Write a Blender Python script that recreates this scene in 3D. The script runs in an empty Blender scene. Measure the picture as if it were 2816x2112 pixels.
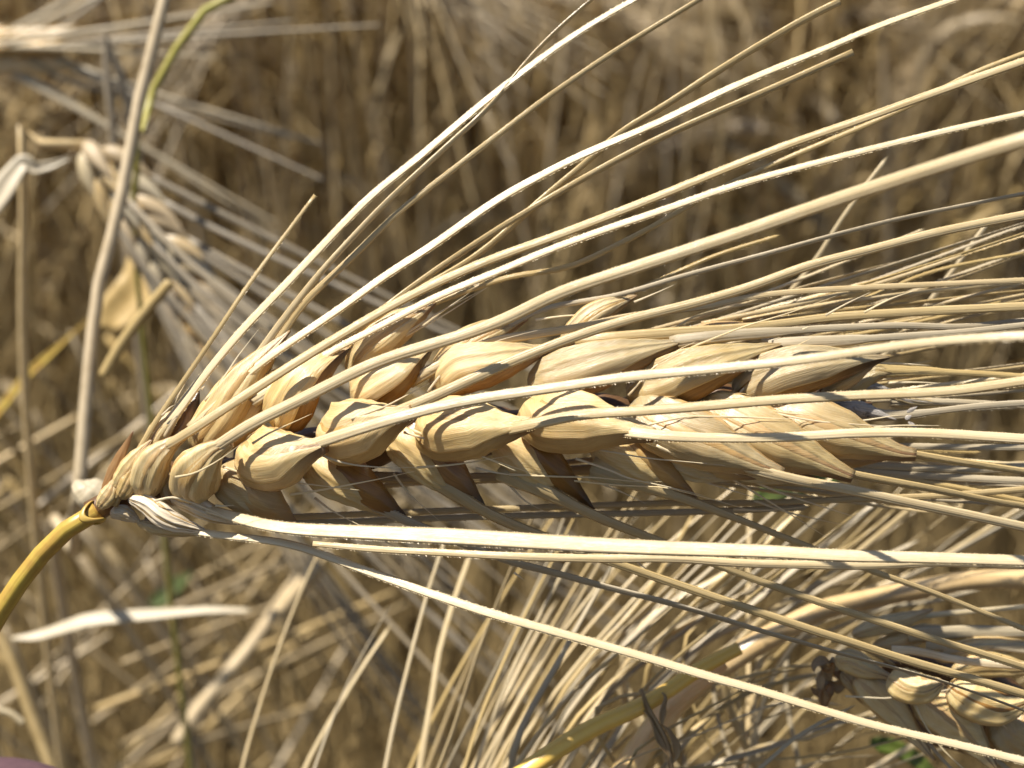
import bpy, math, random
import numpy as np
from mathutils import Vector, Matrix, noise
R = math.radians
rng = random.Random(11)
FIELD0 = 0.74                      # where the standing barley behind begins
sc = bpy.context.scene
COL = sc.collection

# ------------------------------------------------------------------ camera
W, H = 2816.0, 2112.0
LENS = 50.0
SW = 36.0
K = SW / LENS                      # frame width per metre of distance
FD = 0.1458                        # focus distance: the frame is 105 mm wide there
PITCH = R(22)
CAMZ = 0.64
cam_d = bpy.data.cameras.new('camera')
cam = bpy.data.objects.new('camera', cam_d)
COL.objects.link(cam)
cam.location = (0, 0, CAMZ)
cam.rotation_euler = (R(90) - PITCH, 0, 0)
cam_d.lens = LENS
cam_d.sensor_width = SW
cam_d.clip_start = 0.005
cam_d.clip_end = 300
cam_d.dof.use_dof = True
cam_d.dof.focus_distance = FD - 0.005
cam_d.dof.aperture_fstop = 27
sc.camera = cam

# ------------------------------------------------------------------ light
CR = Matrix.Rotation(R(90) - PITCH, 3, 'X')
SUN = (CR @ Vector((-0.36, 0.82, 0.42))).normalized()
sun_el = math.asin(SUN.z)
w = bpy.data.worlds.new('World')
sc.world = w
w.use_nodes = True
nt = w.node_tree
bg = nt.nodes['Background']
sky = nt.nodes.new('ShaderNodeTexSky')
sky.sky_type = 'NISHITA'
sky.sun_disc = False
sky.sun_elevation = sun_el
sky.sun_rotation = math.atan2(SUN.x, SUN.y)
nt.links.new(sky.outputs[0], bg.inputs[0])
bg.inputs[1].default_value = 0.06
sd = bpy.data.lights.new('sun', 'SUN')
sd.energy = 5.0
sd.angle = R(0.53)
sd.color = (1.0, 0.95, 0.87)
so = bpy.data.objects.new('sun', sd)
COL.objects.link(so)
so.rotation_euler = SUN.to_track_quat('Z', 'Y').to_euler()
sc.view_settings.view_transform = 'Standard'
sc.view_settings.look = 'None'
sc.view_settings.exposure = 0.88
sc.view_settings.gamma = 1.0
sc.view_settings.use_curve_mapping = False
sc.render.engine = 'CYCLES'
sc.cycles.use_denoising = True
sc.cycles.max_bounces = 6
sc.cycles.transmission_bounces = 4
sc.cycles.caustics_reflective = False
sc.cycles.caustics_refractive = False

# ------------------------------------------------------------------ photograph measures -> place
def P(px, py, z=0.0):
    """point of the photographed place: photo pixel, z millimetres nearer than the focal plane"""
    D = FD - z * 0.001
    v = CR @ Vector(((px - W / 2) / W * K * D, -(py - H / 2) / W * K * D, -D))
    return Vector((v.x, v.y, v.z + CAMZ))
def mm(px, z=0.0):
    """millimetres covered by px photo pixels at depth z"""
    return px / W * K * (FD * 1000 - z)
CROP = {'F': (0, 0, 1.27306), 'A': (200, 800, .48222), 'B': (800, 750, .48222), 'C': (1400, 750, .48222),
        'D': (2016, 750, .48222), 'G': (1000, 1312, .48222), 'E': (2016, 1312, .48222), 'H': (0, 1200, .54973),
        'Q': (700, 0, .45208), 'R': (1816, 0, .45208), 'S': (400, 700, .45208), 'T': (1816, 700, .45208),
        'U': (1400, 1362, .45208), 'L': (0, 0, .31646), 'Z': (1408, 1237, .63653), 'O': (0, 0, 1), 'M': (0, 400, .31646)}
def tr(s):
    """'S 10,20 30,40 | Q 1,2' -> list of photo pixels"""
    out = []
    for seg in s.split('|'):
        t = seg.split()
        ox, oy, k = CROP[t[0]]
        for q in t[1:]:
            a, b = q.split(',')
            out.append((ox + float(a) * k, oy + float(b) * k))
    return out
TOCAM = (CR @ Vector((0, 0, 1)))
UPCAM = (CR @ Vector((0, 1, 0)))
RTCAM = Vector((1, 0, 0))

def lerp_keys(keys, s):
    if s <= keys[0][0]: return keys[0][1]
    for (a, va), (b, vb) in zip(keys, keys[1:]):
        if s <= b:
            t = (s - a) / (b - a)
            t = t * t * (3 - 2 * t) * .5 + t * .5
            return va + (vb - va) * t
    return keys[-1][1]
def spline(pts, n):
    """centripetal-ish Catmull-Rom through pts, resampled to n equal steps"""
    P0 = [pts[0] * 2 - pts[1]] + list(pts) + [pts[-1] * 2 - pts[-2]]
    dense = []
    for i in range(1, len(P0) - 2):
        a, b, c, d = P0[i - 1:i + 3]
        for k in range(10):
            t = k / 10
            dense.append(.5 * ((2 * b) + (c - a) * t + (2 * a - 5 * b + 4 * c - d) * t * t + (3 * b - a - 3 * c + d) * t ** 3))
    dense.append(P0[-2].copy())
    L = [0.0]
    for p, q in zip(dense, dense[1:]): L.append(L[-1] + (q - p).length)
    tot = L[-1]
    out = []; j = 0
    for i in range(n + 1):
        g = tot * i / n
        while j < len(L) - 2 and L[j + 1] < g: j += 1
        t = (g - L[j]) / max(L[j + 1] - L[j], 1e-12)
        out.append(dense[j].lerp(dense[j + 1], min(max(t, 0), 1)))
    return out, tot
def smooth_px(px, sig=26.0, gap=14):
    """drop points that run backwards where two readings meet, then even out the reading error"""
    d = Vector((px[-1][0] - px[0][0], px[-1][1] - px[0][1])).normalized()
    q = [px[0]]
    for p in px[1:]:
        if (p[0] - q[-1][0]) * d.x + (p[1] - q[-1][1]) * d.y > gap: q.append(p)
    if len(q) < 2: return [px[0], px[-1]]
    if math.dist(q[-1], px[-1]) > 3:
        if math.dist(q[-1], px[-1]) < gap and len(q) > 2: q.pop()
        q.append(px[-1])
    px = q
    if len(px) < 4: return px
    pts = []
    for a, b in zip(px, px[1:]):
        n = max(1, int(math.dist(a, b) / 8))
        pts += [(a[0] + (b[0] - a[0]) * i / n, a[1] + (b[1] - a[1]) * i / n) for i in range(n)]
    pts.append(px[-1])
    A_ = np.array(pts); n = len(A_); K_ = int(sig / 8 * 3)
    if n < K_ * 2: return px
    pre = 2 * A_[0] - A_[K_:0:-1]; post = 2 * A_[-1] - A_[-2:-K_ - 2:-1]
    X = np.vstack([pre, A_, post]); g_ = np.exp(-.5 * (np.arange(-K_, K_ + 1) * 8 / sig) ** 2); g_ /= g_.sum()
    Y = np.stack([np.convolve(X[:, k], g_, 'valid') for k in (0, 1)], 1)
    idx = sorted(set(list(range(0, n, 6)) + [n - 1]))
    return [tuple(Y[i]) for i in idx]
def path3(s, z, sig=0):
    px = tr(s) if isinstance(s, str) else s
    if sig: px = smooth_px(px, sig, 85 if sig > 40 else 14)
    if not isinstance(z, (list, tuple)): z = (z, z)
    L = [0.0]
    for p, q in zip(px, px[1:]): L.append(L[-1] + math.dist(p, q))
    keys = list(z) if isinstance(z[0], tuple) else [(i / (len(z) - 1), v) for i, v in enumerate(z)]
    return [P(x, y, lerp_keys(keys, l / L[-1])) for (x, y), l in zip(px, L)]

# ------------------------------------------------------------------ materials
def mat_straw(name, cols, fibre=(0.25, 7.0), rough=.42, trans=.12, tip=None, tip_at=.75, speck=0.0, bump=.35, wear=.5, spec=.45, shift=.12, dirty=(0.16, 0.10, 0.05), sss=0.0):
    m = bpy.data.materials.new(name)
    m.use_nodes = True
    N = m.node_tree.nodes; Lk = m.node_tree.links
    N.clear()
    out = N.new('ShaderNodeOutputMaterial')
    pr = N.new('ShaderNodeBsdfPrincipled')
    uv = N.new('ShaderNodeUVMap'); uv.uv_map = 'mm'
    oi = N.new('ShaderNodeObjectInfo')
    rnd = N.new('ShaderNodeVectorMath'); rnd.operation = 'SCALE'
    cmb = N.new('ShaderNodeCombineXYZ')
    for k in range(3): Lk.new(oi.outputs['Random'], cmb.inputs[k])
    Lk.new(cmb.outputs[0], rnd.inputs[0]); rnd.inputs['Scale'].default_value = 91.7
    add = N.new('ShaderNodeVectorMath'); add.operation = 'ADD'
    Lk.new(uv.outputs[0], add.inputs[0]); Lk.new(rnd.outputs[0], add.inputs[1])
    mp = N.new('ShaderNodeMapping'); mp.inputs['Scale'].default_value = (fibre[0], fibre[1], 1)
    Lk.new(add.outputs[0], mp.inputs[0])
    n1 = N.new('ShaderNodeTexNoise'); n1.inputs['Scale'].default_value = 1; n1.inputs['Detail'].default_value = 5; n1.inputs['Roughness'].default_value = .65
    Lk.new(mp.outputs[0], n1.inputs[0])
    cr = N.new('ShaderNodeValToRGB')
    cr.color_ramp.elements[0].position = .36; cr.color_ramp.elements[0].color = (*cols[1], 1)
    cr.color_ramp.elements[1].position = .63; cr.color_ramp.elements[1].color = (*cols[0], 1)
    Lk.new(n1.outputs[0], cr.inputs[0])
    n2 = N.new('ShaderNodeTexNoise'); n2.inputs['Scale'].default_value = .45; n2.inputs['Detail'].default_value = 4
    Lk.new(add.outputs[0], n2.inputs[0])
    r2 = N.new('ShaderNodeMapRange'); r2.inputs[1].default_value = .42; r2.inputs[2].default_value = .7; r2.inputs[4].default_value = wear
    Lk.new(n2.outputs[0], r2.inputs[0])
    mx = N.new('ShaderNodeMix'); mx.data_type = 'RGBA'
    Lk.new(r2.outputs[0], mx.inputs[0]); Lk.new(cr.outputs[0], mx.inputs[6]); mx.inputs[7].default_value = (*cols[2], 1)
    last = mx.outputs[2]
    if speck > 0:
        n3 = N.new('ShaderNodeTexNoise'); n3.inputs['Scale'].default_value = 1.1; n3.inputs['Detail'].default_value = 7; n3.inputs['Roughness'].default_value = .75
        ad3 = N.new('ShaderNodeVectorMath'); ad3.operation = 'ADD'; ad3.inputs[1].default_value = (13.1, 4.4, 0)
        Lk.new(add.outputs[0], ad3.inputs[0]); Lk.new(ad3.outputs[0], n3.inputs[0])
        r3 = N.new('ShaderNodeMapRange'); r3.inputs[1].default_value = .70 - speck * .1; r3.inputs[2].default_value = .76 - speck * .1; r3.inputs[4].default_value = .85
        Lk.new(n3.outputs[0], r3.inputs[0])
        m3 = N.new('ShaderNodeMix'); m3.data_type = 'RGBA'
        Lk.new(r3.outputs[0], m3.inputs[0]); Lk.new(last, m3.inputs[6]); m3.inputs[7].default_value = (*dirty, 1)
        last = m3.outputs[2]
    if tip:
        at = N.new('ShaderNodeUVMap'); at.uv_map = 'unit'
        sx = N.new('ShaderNodeSeparateXYZ'); Lk.new(at.outputs[0], sx.inputs[0])
        ma = N.new('ShaderNodeMath'); ma.operation = 'MULTIPLY_ADD'; ma.inputs[1].default_value = .35
        Lk.new(n1.outputs[0], ma.inputs[0]); Lk.new(sx.outputs[0], ma.inputs[2])
        r4 = N.new('ShaderNodeMapRange'); r4.inputs[1].default_value = tip_at + .17; r4.inputs[2].default_value = tip_at + .45
        r4.inputs[4].default_value = .92; Lk.new(ma.outputs[0], r4.inputs[0])
        m4 = N.new('ShaderNodeMix'); m4.data_type = 'RGBA'
        Lk.new(r4.outputs[0], m4.inputs[0]); Lk.new(last, m4.inputs[6]); m4.inputs[7].default_value = (*tip, 1)
        last = m4.outputs[2]
    hs = N.new('ShaderNodeHueSaturation')
    rr = N.new('ShaderNodeMapRange'); rr.inputs[3].default_value = 1 - shift; rr.inputs[4].default_value = 1 + shift
    Lk.new(oi.outputs['Random'], rr.inputs[0]); Lk.new(rr.outputs[0], hs.inputs['Value'])
    wn = N.new('ShaderNodeTexWhiteNoise'); wn.noise_dimensions = '1D'; Lk.new(oi.outputs['Random'], wn.inputs['W'])
    rs = N.new('ShaderNodeMapRange'); rs.inputs[3].default_value = 1 - shift; rs.inputs[4].default_value = 1 + shift
    Lk.new(wn.outputs[0], rs.inputs[0]); Lk.new(rs.outputs[0], hs.inputs['Saturation'])
    Lk.new(last, hs.inputs['Color'])
    Lk.new(hs.outputs[0], pr.inputs['Base Color'])
    pr.inputs['Roughness'].default_value = rough
    pr.inputs['Specular IOR Level'].default_value = spec
    if sss:
        pr.inputs['Subsurface Weight'].default_value = sss
        pr.inputs['Subsurface Radius'].default_value = (.9, .6, .3)
        pr.inputs['Subsurface Scale'].default_value = .0008
    bp = N.new('ShaderNodeBump'); bp.inputs['Strength'].default_value = bump; bp.inputs['Distance'].default_value = 0.00017
    Lk.new(n1.outputs[0], bp.inputs['Height']); Lk.new(bp.outputs[0], pr.inputs['Normal'])
    if trans > 0:
        tl = N.new('ShaderNodeBsdfTranslucent'); Lk.new(hs.outputs[0], tl.inputs[0])
        ms = N.new('ShaderNodeMixShader'); ms.inputs[0].default_value = trans
        Lk.new(pr.outputs[0], ms.inputs[1]); Lk.new(tl.outputs[0], ms.inputs[2]); Lk.new(ms.outputs[0], out.inputs[0])
    else:
        Lk.new(pr.outputs[0], out.inputs[0])
    return m
M = {}
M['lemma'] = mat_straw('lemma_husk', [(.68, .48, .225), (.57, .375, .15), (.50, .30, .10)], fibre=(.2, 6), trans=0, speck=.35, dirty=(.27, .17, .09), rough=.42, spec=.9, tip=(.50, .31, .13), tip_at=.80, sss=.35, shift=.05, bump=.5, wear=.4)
M['lemma_shaded'] = mat_straw('lemma_shade', [(.46, .345, .18), (.37, .26, .12), (.32, .215, .085)], fibre=(.2, 6), trans=0, speck=.25, tip=(.22, .13, .055), tip_at=.82, rough=.32, spec=.6, sss=.3, shift=.06, bump=.5, wear=.4)  # darker lemma copy: shade on the ear's right half put into the colour
M['palea'] = mat_straw('palea_husk', [(.50, .335, .14), (.40, .25, .09), (.34, .20, .07)], fibre=(.2, 6), trans=0, bump=.5, tip=(.16, .08, .03), tip_at=.66, speck=.3, rough=.30, spec=.6, sss=.35, shift=.06)
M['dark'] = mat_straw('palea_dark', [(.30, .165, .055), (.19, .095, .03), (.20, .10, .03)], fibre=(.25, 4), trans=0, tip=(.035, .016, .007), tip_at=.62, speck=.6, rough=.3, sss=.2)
M['awn'] = mat_straw('awn_straw', [(.66, .52, .30), (.50, .37, .18), (.52, .375, .17)], fibre=(.08, 9), trans=.12, rough=.30, spec=.7, speck=.12, dirty=(.30, .17, .08), bump=.4, shift=.06)
M['awn_pale'] = mat_straw('awn_bleached', [(.72, .59, .37), (.60, .465, .255), (.56, .42, .21)], fibre=(.08, 9), trans=.08, rough=.28, spec=.8, bump=.4, wear=.4, shift=.05)
M['awn_gold'] = mat_straw('awn_gold', [(.56, .42, .20), (.42, .295, .115), (.46, .325, .13)], fibre=(.08, 9), trans=.12, rough=.30, spec=.7, speck=.1, dirty=(.25, .13, .05), bump=.4, shift=.06)
M['awn_grey'] = mat_straw('awn_grey', [(.50, .42, .285), (.36, .29, .18), (.42, .33, .20)], fibre=(.12, 9), trans=.1, rough=.45, speck=.35, dirty=(.16, .13, .09), shift=.06)
M['mould'] = mat_straw('mould_grey', [(.42, .38, .33), (.26, .22, .18), (.50, .46, .42)], fibre=(.9, 4), trans=.05, rough=.7, speck=1.2, dirty=(.06, .05, .045), bump=1.0)
M['bristle'] = mat_straw('bristle_straw', [(.82, .70, .46), (.74, .60, .36), (.76, .62, .38)], trans=.2, rough=.35)
M['glume_brown'] = mat_straw('glume_brown', [(.36, .20, .08), (.24, .12, .045), (.42, .28, .13)], trans=.15, tip=(.12, .05, .02), speck=.5)
M['silver'] = mat_straw('glume_silver', [(.72, .62, .46), (.56, .44, .27), (.44, .32, .18)], fibre=(.2, 5), trans=.1, rough=.3, spec=.7, speck=.6)
M['stem_gold'] = mat_straw('stem_gold', [(.52, .38, .075), (.44, .29, .06), (.36, .19, .05)], fibre=(.05, 3), trans=.04, rough=.33, wear=.8, shift=.03)
M['stem_yellow'] = mat_straw('stem_yellow', [(.84, .55, .12), (.74, .45, .09), (.62, .38, .11)], fibre=(.05, 3), trans=.05, rough=.3, spec=.6, shift=.03)
M['stem_tan'] = mat_straw('stem_tan', [(.60, .45, .26), (.46, .33, .175), (.40, .27, .13)], fibre=(.05, 4), trans=.05, rough=.24, spec=.9)
M['stem_green'] = mat_straw('stem_olive', [(.38, .32, .08), (.27, .25, .05), (.44, .36, .13)], fibre=(.05, 3), trans=.05, rough=.35, shift=.03)
M['straw_bg'] = mat_straw('field_straw', [(.64, .495, .295), (.50, .38, .21), (.38, .275, .14)], fibre=(.03, 2), trans=.08, rough=.45, shift=.25, bump=0.1)
M['ear_bg'] = mat_straw('field_ear', [(.50, .39, .245), (.39, .295, .175), (.31, .225, .12)], fibre=(.1, 2), trans=.08, rough=.5, shift=.28, bump=0.1)
M['leaf_bg'] = mat_straw('field_leaf', [(.52, .395, .21), (.41, .30, .15), (.32, .225, .10)], fibre=(.03, 2), trans=.25, rough=.5, shift=.25, bump=0.1)
M['inner'] = mat_straw('husk_gap_shade', [(.15, .075, .028), (.09, .045, .016), (.12, .06, .02)], fibre=(.25, 4), trans=0, rough=.4)  # near-black brown: shade of the gaps put into the husk colour
M['brown_straw'] = mat_straw('brown_straw', [(.37, .275, .14), (.26, .185, .085), (.20, .135, .055)], fibre=(.03, 2), trans=.06, rough=.5, shift=.2, bump=.1)  # darker field straw: shade of the undergrowth put into the colour
M['litter'] = mat_straw('litter_shade', [(.26, .20, .115), (.17, .125, .065), (.13, .09, .04)], fibre=(.03, 2), trans=.05, rough=.6, bump=.1)  # litter straw darkened: shade near the ground put into the colour
M['awn_shaded'] = mat_straw('awn_shaded', [(.32, .265, .185), (.24, .195, .13), (.27, .215, .14)], trans=.1, rough=.5)  # bristles of the blurred ears, their shade put into the colour
M['leaf_white'] = mat_straw('leaf_bleached', [(.56, .47, .32), (.44, .36, .22), (.48, .38, .22)], fibre=(.05, 2), trans=.2, rough=.45, bump=.2)
M['green'] = mat_straw('leaf_green', [(.11, .15, .035), (.08, .11, .025), (.16, .18, .06)], fibre=(.05, 2), trans=.3, rough=.4)
M['weed'] = mat_straw('weed_brown', [(.36, .24, .12), (.26, .165, .075), (.40, .28, .14)], fibre=(.3, 2), trans=.1, rough=.6)
def mat_soil():
    m = bpy.data.materials.new('dry_soil'); m.use_nodes = True
    N = m.node_tree.nodes; Lk = m.node_tree.links
    pr = N['Principled BSDF']; pr.inputs['Roughness'].default_value = .95
    tc = N.new('ShaderNodeTexCoord'); n = N.new('ShaderNodeTexNoise'); n.inputs['Scale'].default_value = 30; n.inputs['Detail'].default_value = 9
    Lk.new(tc.outputs['Object'], n.inputs[0])
    cr = N.new('ShaderNodeValToRGB'); cr.color_ramp.elements[0].color = (.022, .015, .008, 1); cr.color_ramp.elements[1].color = (.11, .078, .042, 1)  # soil darkened in place of shade cast by the plants
    cr.color_ramp.elements[0].position = .35; cr.color_ramp.elements[1].position = .68
    Lk.new(n.outputs[0], cr.inputs[0]); Lk.new(cr.outputs[0], pr.inputs['Base Color'])
    b = N.new('ShaderNodeBump'); b.inputs['Distance'].default_value = .02; Lk.new(n.outputs[0], b.inputs['Height']); Lk.new(b.outputs[0], pr.inputs['Normal'])
    return m
M['soil'] = mat_soil()
def mat_cloth():
    m = bpy.data.materials.new('maroon_cloth'); m.use_nodes = True
    N = m.node_tree.nodes; Lk = m.node_tree.links
    pr = N['Principled BSDF']; pr.inputs['Roughness'].default_value = .9
    tc = N.new('ShaderNodeTexCoord'); n = N.new('ShaderNodeTexNoise'); n.inputs['Scale'].default_value = 900
    Lk.new(tc.outputs['Object'], n.inputs[0])
    cr = N.new('ShaderNodeValToRGB'); cr.color_ramp.elements[0].color = (.05, .022, .028, 1); cr.color_ramp.elements[1].color = (.10, .05, .055, 1)
    Lk.new(n.outputs[0], cr.inputs[0]); Lk.new(cr.outputs[0], pr.inputs['Base Color'])
    return m
M['cloth'] = mat_cloth()

# ------------------------------------------------------------------ mesh building
class MB:
    """vertices, faces, two UV sets: millimetres along / around, and 0..1 along"""
    def __init__(s): s.v = []; s.f = []; s.uv = []; s.un = []
    def ring_strip(s, rings, uvs, uns, closed=True, cap0=True, cap1=True):
        b = len(s.v); n = len(rings[0])
        for r in rings: s.v.extend(r)
        m = n if closed else n - 1
        for i in range(len(rings) - 1):
            for j in range(m):
                a = b + i * n + j; c = b + i * n + (j + 1) % n
                s.f.append((a, a + n, c + n, c))
                u0, u1 = uvs[i][0], uvs[i + 1][0]
                v0 = uvs[i][1] * j; v1 = uvs[i][1] * (j + 1); w0 = uvs[i + 1][1] * j; w1 = uvs[i + 1][1] * (j + 1)
                s.uv.extend(((u0, v0), (u1, w0), (u1, w1), (u0, v1)))
                s.un.extend(((uns[i], j / m), (uns[i + 1], j / m), (uns[i + 1], (j + 1) / m), (uns[i], (j + 1) / m)))
        for ok, i in ((cap0, 0), (cap1, len(rings) - 1)):
            if ok and closed:
                idx = [b + i * n + j for j in range(n)]
                if i != 0: idx.reverse()
                s.f.append(tuple(idx))
                s.uv.extend([(uvs[i][0], 0)] * n); s.un.extend([(uns[i], 0)] * n)
    def tri(s, a, b, c, u=0.0, un=0.5):
        k = len(s.v); s.v.extend((a, b, c)); s.f.append((k, k + 1, k + 2))
        s.uv.extend(((u, 0), (u, .1), (u + .1, 0))); s.un.extend(((un, 0),) * 3)
    def build(s, name, mat, parent=None, origin=None, smooth=True):
        me = bpy.data.meshes.new(name)
        o0 = origin if origin is not None else (parent_origin(parent) if parent else Vector((0, 0, 0)))
        me.from_pydata([tuple(p - o0) for p in s.v], [], s.f)
        for nm, data in (('mm', s.uv), ('unit', s.un)):
            l = me.uv_layers.new(name=nm)
            l.data.foreach_set('uv', np.array(data, dtype=np.float32).ravel())
        if smooth: me.polygons.foreach_set('use_smooth', [True] * len(me.polygons))
        me.materials.append(mat)
        me.update()
        o = bpy.data.objects.new(name, me); COL.objects.link(o)
        if parent: o.parent = parent
        elif origin is not None: o.location = origin
        return o
ORG = {}
def parent_origin(p):
    while p.parent: p = p.parent
    return p.location.copy()
def thing(name, label, cat, loc, group=None):
    o = bpy.data.objects.new(name, None); o.empty_display_size = .01; COL.objects.link(o)
    o.location = loc; o['label'] = label; o['category'] = cat
    if group: o['group'] = group
    return o
def tag(o, label, cat, group=None):
    o['label'] = label; o['category'] = cat
    if group: o['group'] = group
    return o
def frames(pts, ref=None, roll=0.0, twist=0.0):
    """T, B, N per point; N leans toward the camera side, rolled by roll and twisted along the length"""
    out = []
    n = len(pts)
    for i, p in enumerate(pts):
        t = (pts[min(i + 1, n - 1)] - pts[max(i - 1, 0)]).normalized()
        r = ref if ref is not None else TOCAM
        N = r - t * r.dot(t)
        if N.length < .25: N = N + (UPCAM - t * UPCAM.dot(t)) * .6
        N.normalize()
        B = t.cross(N)
        a = roll + twist * i / (n - 1)
        N2 = N * math.cos(a) + B * math.sin(a)
        out.append((t, t.cross(N2), N2))
    return out

AWN_SEC = [(-1.0, .0), (-.66, .50), (-.30, .34), (.0, .74), (.30, .34), (.66, .50), (1.0, .0), (.5, -.35), (0, -.5), (-.5, -.35)]
def awn(mb, pts, w0, w1, wm=None, thick=.62, roll=0.0, twist=0.0, barbs=True, step=.0011, cut=False, seed=0, wob=1.0, flare=0.0):
    """a keeled, slightly twisted bristle with barbed margins; widths in metres (full)"""
    L = sum((q - p).length for p, q in zip(pts, pts[1:]))
    n = max(6, int(L / step))
    c, tot = spline(pts, n)
    fr = frames(c, roll=roll, twist=twist)
    wm = wm if wm is not None else (w0 + w1) / 2
    keys = [(0, w0), (.12, w0 * .55 + wm * .45), (.35, wm), (1, w1)]
    if flare:
        fl = .0035 / L
        keys = [(0, w0 * flare), (fl * .5, w0 * flare * .9), (fl * 1.2, w0 * (.45 + .4 * flare)), (fl * 2.6, w0 * .5 + wm * .5), (max(.35, fl * 3.2), wm), (1, w1)]
    rings = []; uvs = []; uns = []
    for i, p in enumerate(c):
        s = i / n
        swell = 1 + (1.3 * math.exp(-(s * L / .0045) ** 2) if flare else 0)
        ww = lerp_keys(keys, s) * .5 * (1 + .05 * wob * noise.noise(Vector((seed * 7.7, s * L * 260, 0))))
        off = .05 * wob * ww * noise.noise(Vector((s * L * 120, seed * 3.1, 4)))
        T, B, N = fr[i]
        bend = 1 + .10 * noise.noise(Vector((s * L * 90, 8, seed * 1.7)))
        rings.append([p + B * (x * ww + off) + N * (y * ww * thick * bend * swell) for x, y in AWN_SEC])
        uvs.append((s * tot * 1000, ww * 1000 * 5.2 / 10)); uns.append(s)
    if not cut:
        rings.append([c[-1] + (c[-1] - c[-2]) * .6] * 10); uvs.append((tot * 1000 + .3, 0)); uns.append(1)
    mb.ring_strip(rings, uvs, uns)
    if barbs:
        r = random.Random(seed * 31 + 5)
        s = .02 * L
        while s < L:
            i = min(int(s / L * n), n - 1); t = s / L * n - i
            for sd_ in (-1, 1):
                if r.random() < .25: continue
                T, B, N = fr[i]
                ww = lerp_keys(keys, s / L) * .5
                e = c[i].lerp(c[i + 1], t) + B * sd_ * ww * .97
                h = r.uniform(.05, .11) * .001 * (1.4 if r.random() < .15 else 1)
                bl = r.uniform(.10, .18) * .001
                mb.tri(e - T * bl * .5, e + T * bl * .7, e + T * bl + B * sd_ * h + N * h * r.uniform(-.3, .5), s * 1000)
            s += r.uniform(.16, .34) * .001
PLUMP = [(0, .30), (.04, .60), (.13, .89), (.27, 1.0), (.41, .94), (.56, .76), (.70, .54), (.85, .29), (1, .06)]
NECK = [(0, .22), (.03, .55), (.10, .82), (.23, .99), (.40, 1.0), (.55, .90), (.68, .66), (.80, .44), (.90, .31), (1, .22)]
ROUND = [(0, .22), (.03, .55), (.10, .82), (.24, .99), (.45, 1.0), (.66, .90), (.82, .66), (.93, .40), (1, .26)]
SLIM = [(0, .25), (.05, .55), (.2, .85), (.42, 1.0), (.62, .84), (.8, .52), (.93, .24), (1, .08)]
def spindle(mb, pts, width, thick=.85, prof=PLUMP, arc=None, grow=1.0, nerves=5, nh=.035, roll=0.0, twist=0.0, seed=0, n=36, m=48, sheet=.05, crease=0.0, wrinkle=1.0, facet=0.0):
    """a grain or husk: closed body, or (arc=(centre, half) degrees) an open shell of sheet thickness"""
    c, tot = spline(pts, n)
    fr = frames(c, roll=roll, twist=twist)
    rings = []; uvs = []; uns = []
    for i in range(n + 1):
        s = i / n
        T, B, N = fr[i]
        f = lerp_keys(prof, s) * width * .5 * grow
        def rad(th, inner=0.0):
            d = 1.0
            if facet:
                a0_ = (R(arc[0]) if arc else R(90)); sg = 2 * math.pi / 5
                q_ = ((th - a0_) % sg) - sg / 2
                d *= (1 - facet) + facet * .88 / math.cos(q_)
            if nerves:
                for k in range(nerves):
                    a = R((k - (nerves - 1) / 2) * (150 / nerves)) + (R(arc[0]) if arc else R(90))
                    da = (th - a + math.pi) % (2 * math.pi) - math.pi
                    d += nh * math.exp(-(da / .10) ** 2) * (.5 + .8 * s)
                    d -= nh * .35 * math.exp(-((abs(da) - .19) / .10) ** 2)
            if crease:
                da = (th - R(90) + math.pi) % (2 * math.pi) - math.pi
                d -= crease * math.exp(-(da / .22) ** 2) * math.sin(math.pi * min(1, s * 1.1))
            d += wrinkle * .03 * noise.noise(Vector((s * 3 + seed, math.cos(th) * 1.6, math.sin(th) * 1.6 + seed)))
            d += wrinkle * .012 * noise.noise(Vector((s * 4 + seed, math.cos(th) * 7, math.sin(th) * 7)))
            d += wrinkle * .012 * noise.noise(Vector((s * 9 + seed, math.cos(th) * 15, math.sin(th) * 15)))
            return d - inner
        if arc:
            a0 = R(arc[0]) - R(arc[1]); a1 = R(arc[0]) + R(arc[1])
            # the margin is a little wavy and narrows toward the tip
            k = 1 - .35 * max(0, s - .55) / .45 + .05 * noise.noise(Vector((s * 4, seed * 2.3, 1)))
            mid = (a0 + a1) / 2; hw = (a1 - a0) / 2 * k
            outr = [mid - hw + 2 * hw * j / m for j in range(m + 1)]
            edge = [1.0] * (m + 1)
            lift = .03
            r = []
            for j, th in enumerate(outr):
                e = min(j, m - j) / m
                q = rad(th) + lift * math.exp(-(e / .05) ** 2)
                r.append(c[i] + B * math.cos(th) * q * f + N * math.sin(th) * q * f * thick)
            for j, th in reversed(list(enumerate(outr))):
                q = rad(th) - sheet
                r.append(c[i] + B * math.cos(th) * q * f + N * math.sin(th) * q * f * thick)
        else:
            r = []
            for j in range(m):
                th = 2 * math.pi * j / m
                q = rad(th)
                r.append(c[i] + B * math.cos(th) * q * f + N * math.sin(th) * q * f * thick)
        rings.append(r)
        uvs.append((s * tot * 1000, f * 1000 * 6.28 / m)); uns.append(s)
    mb.ring_strip(rings, uvs, uns)
    return c

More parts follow.
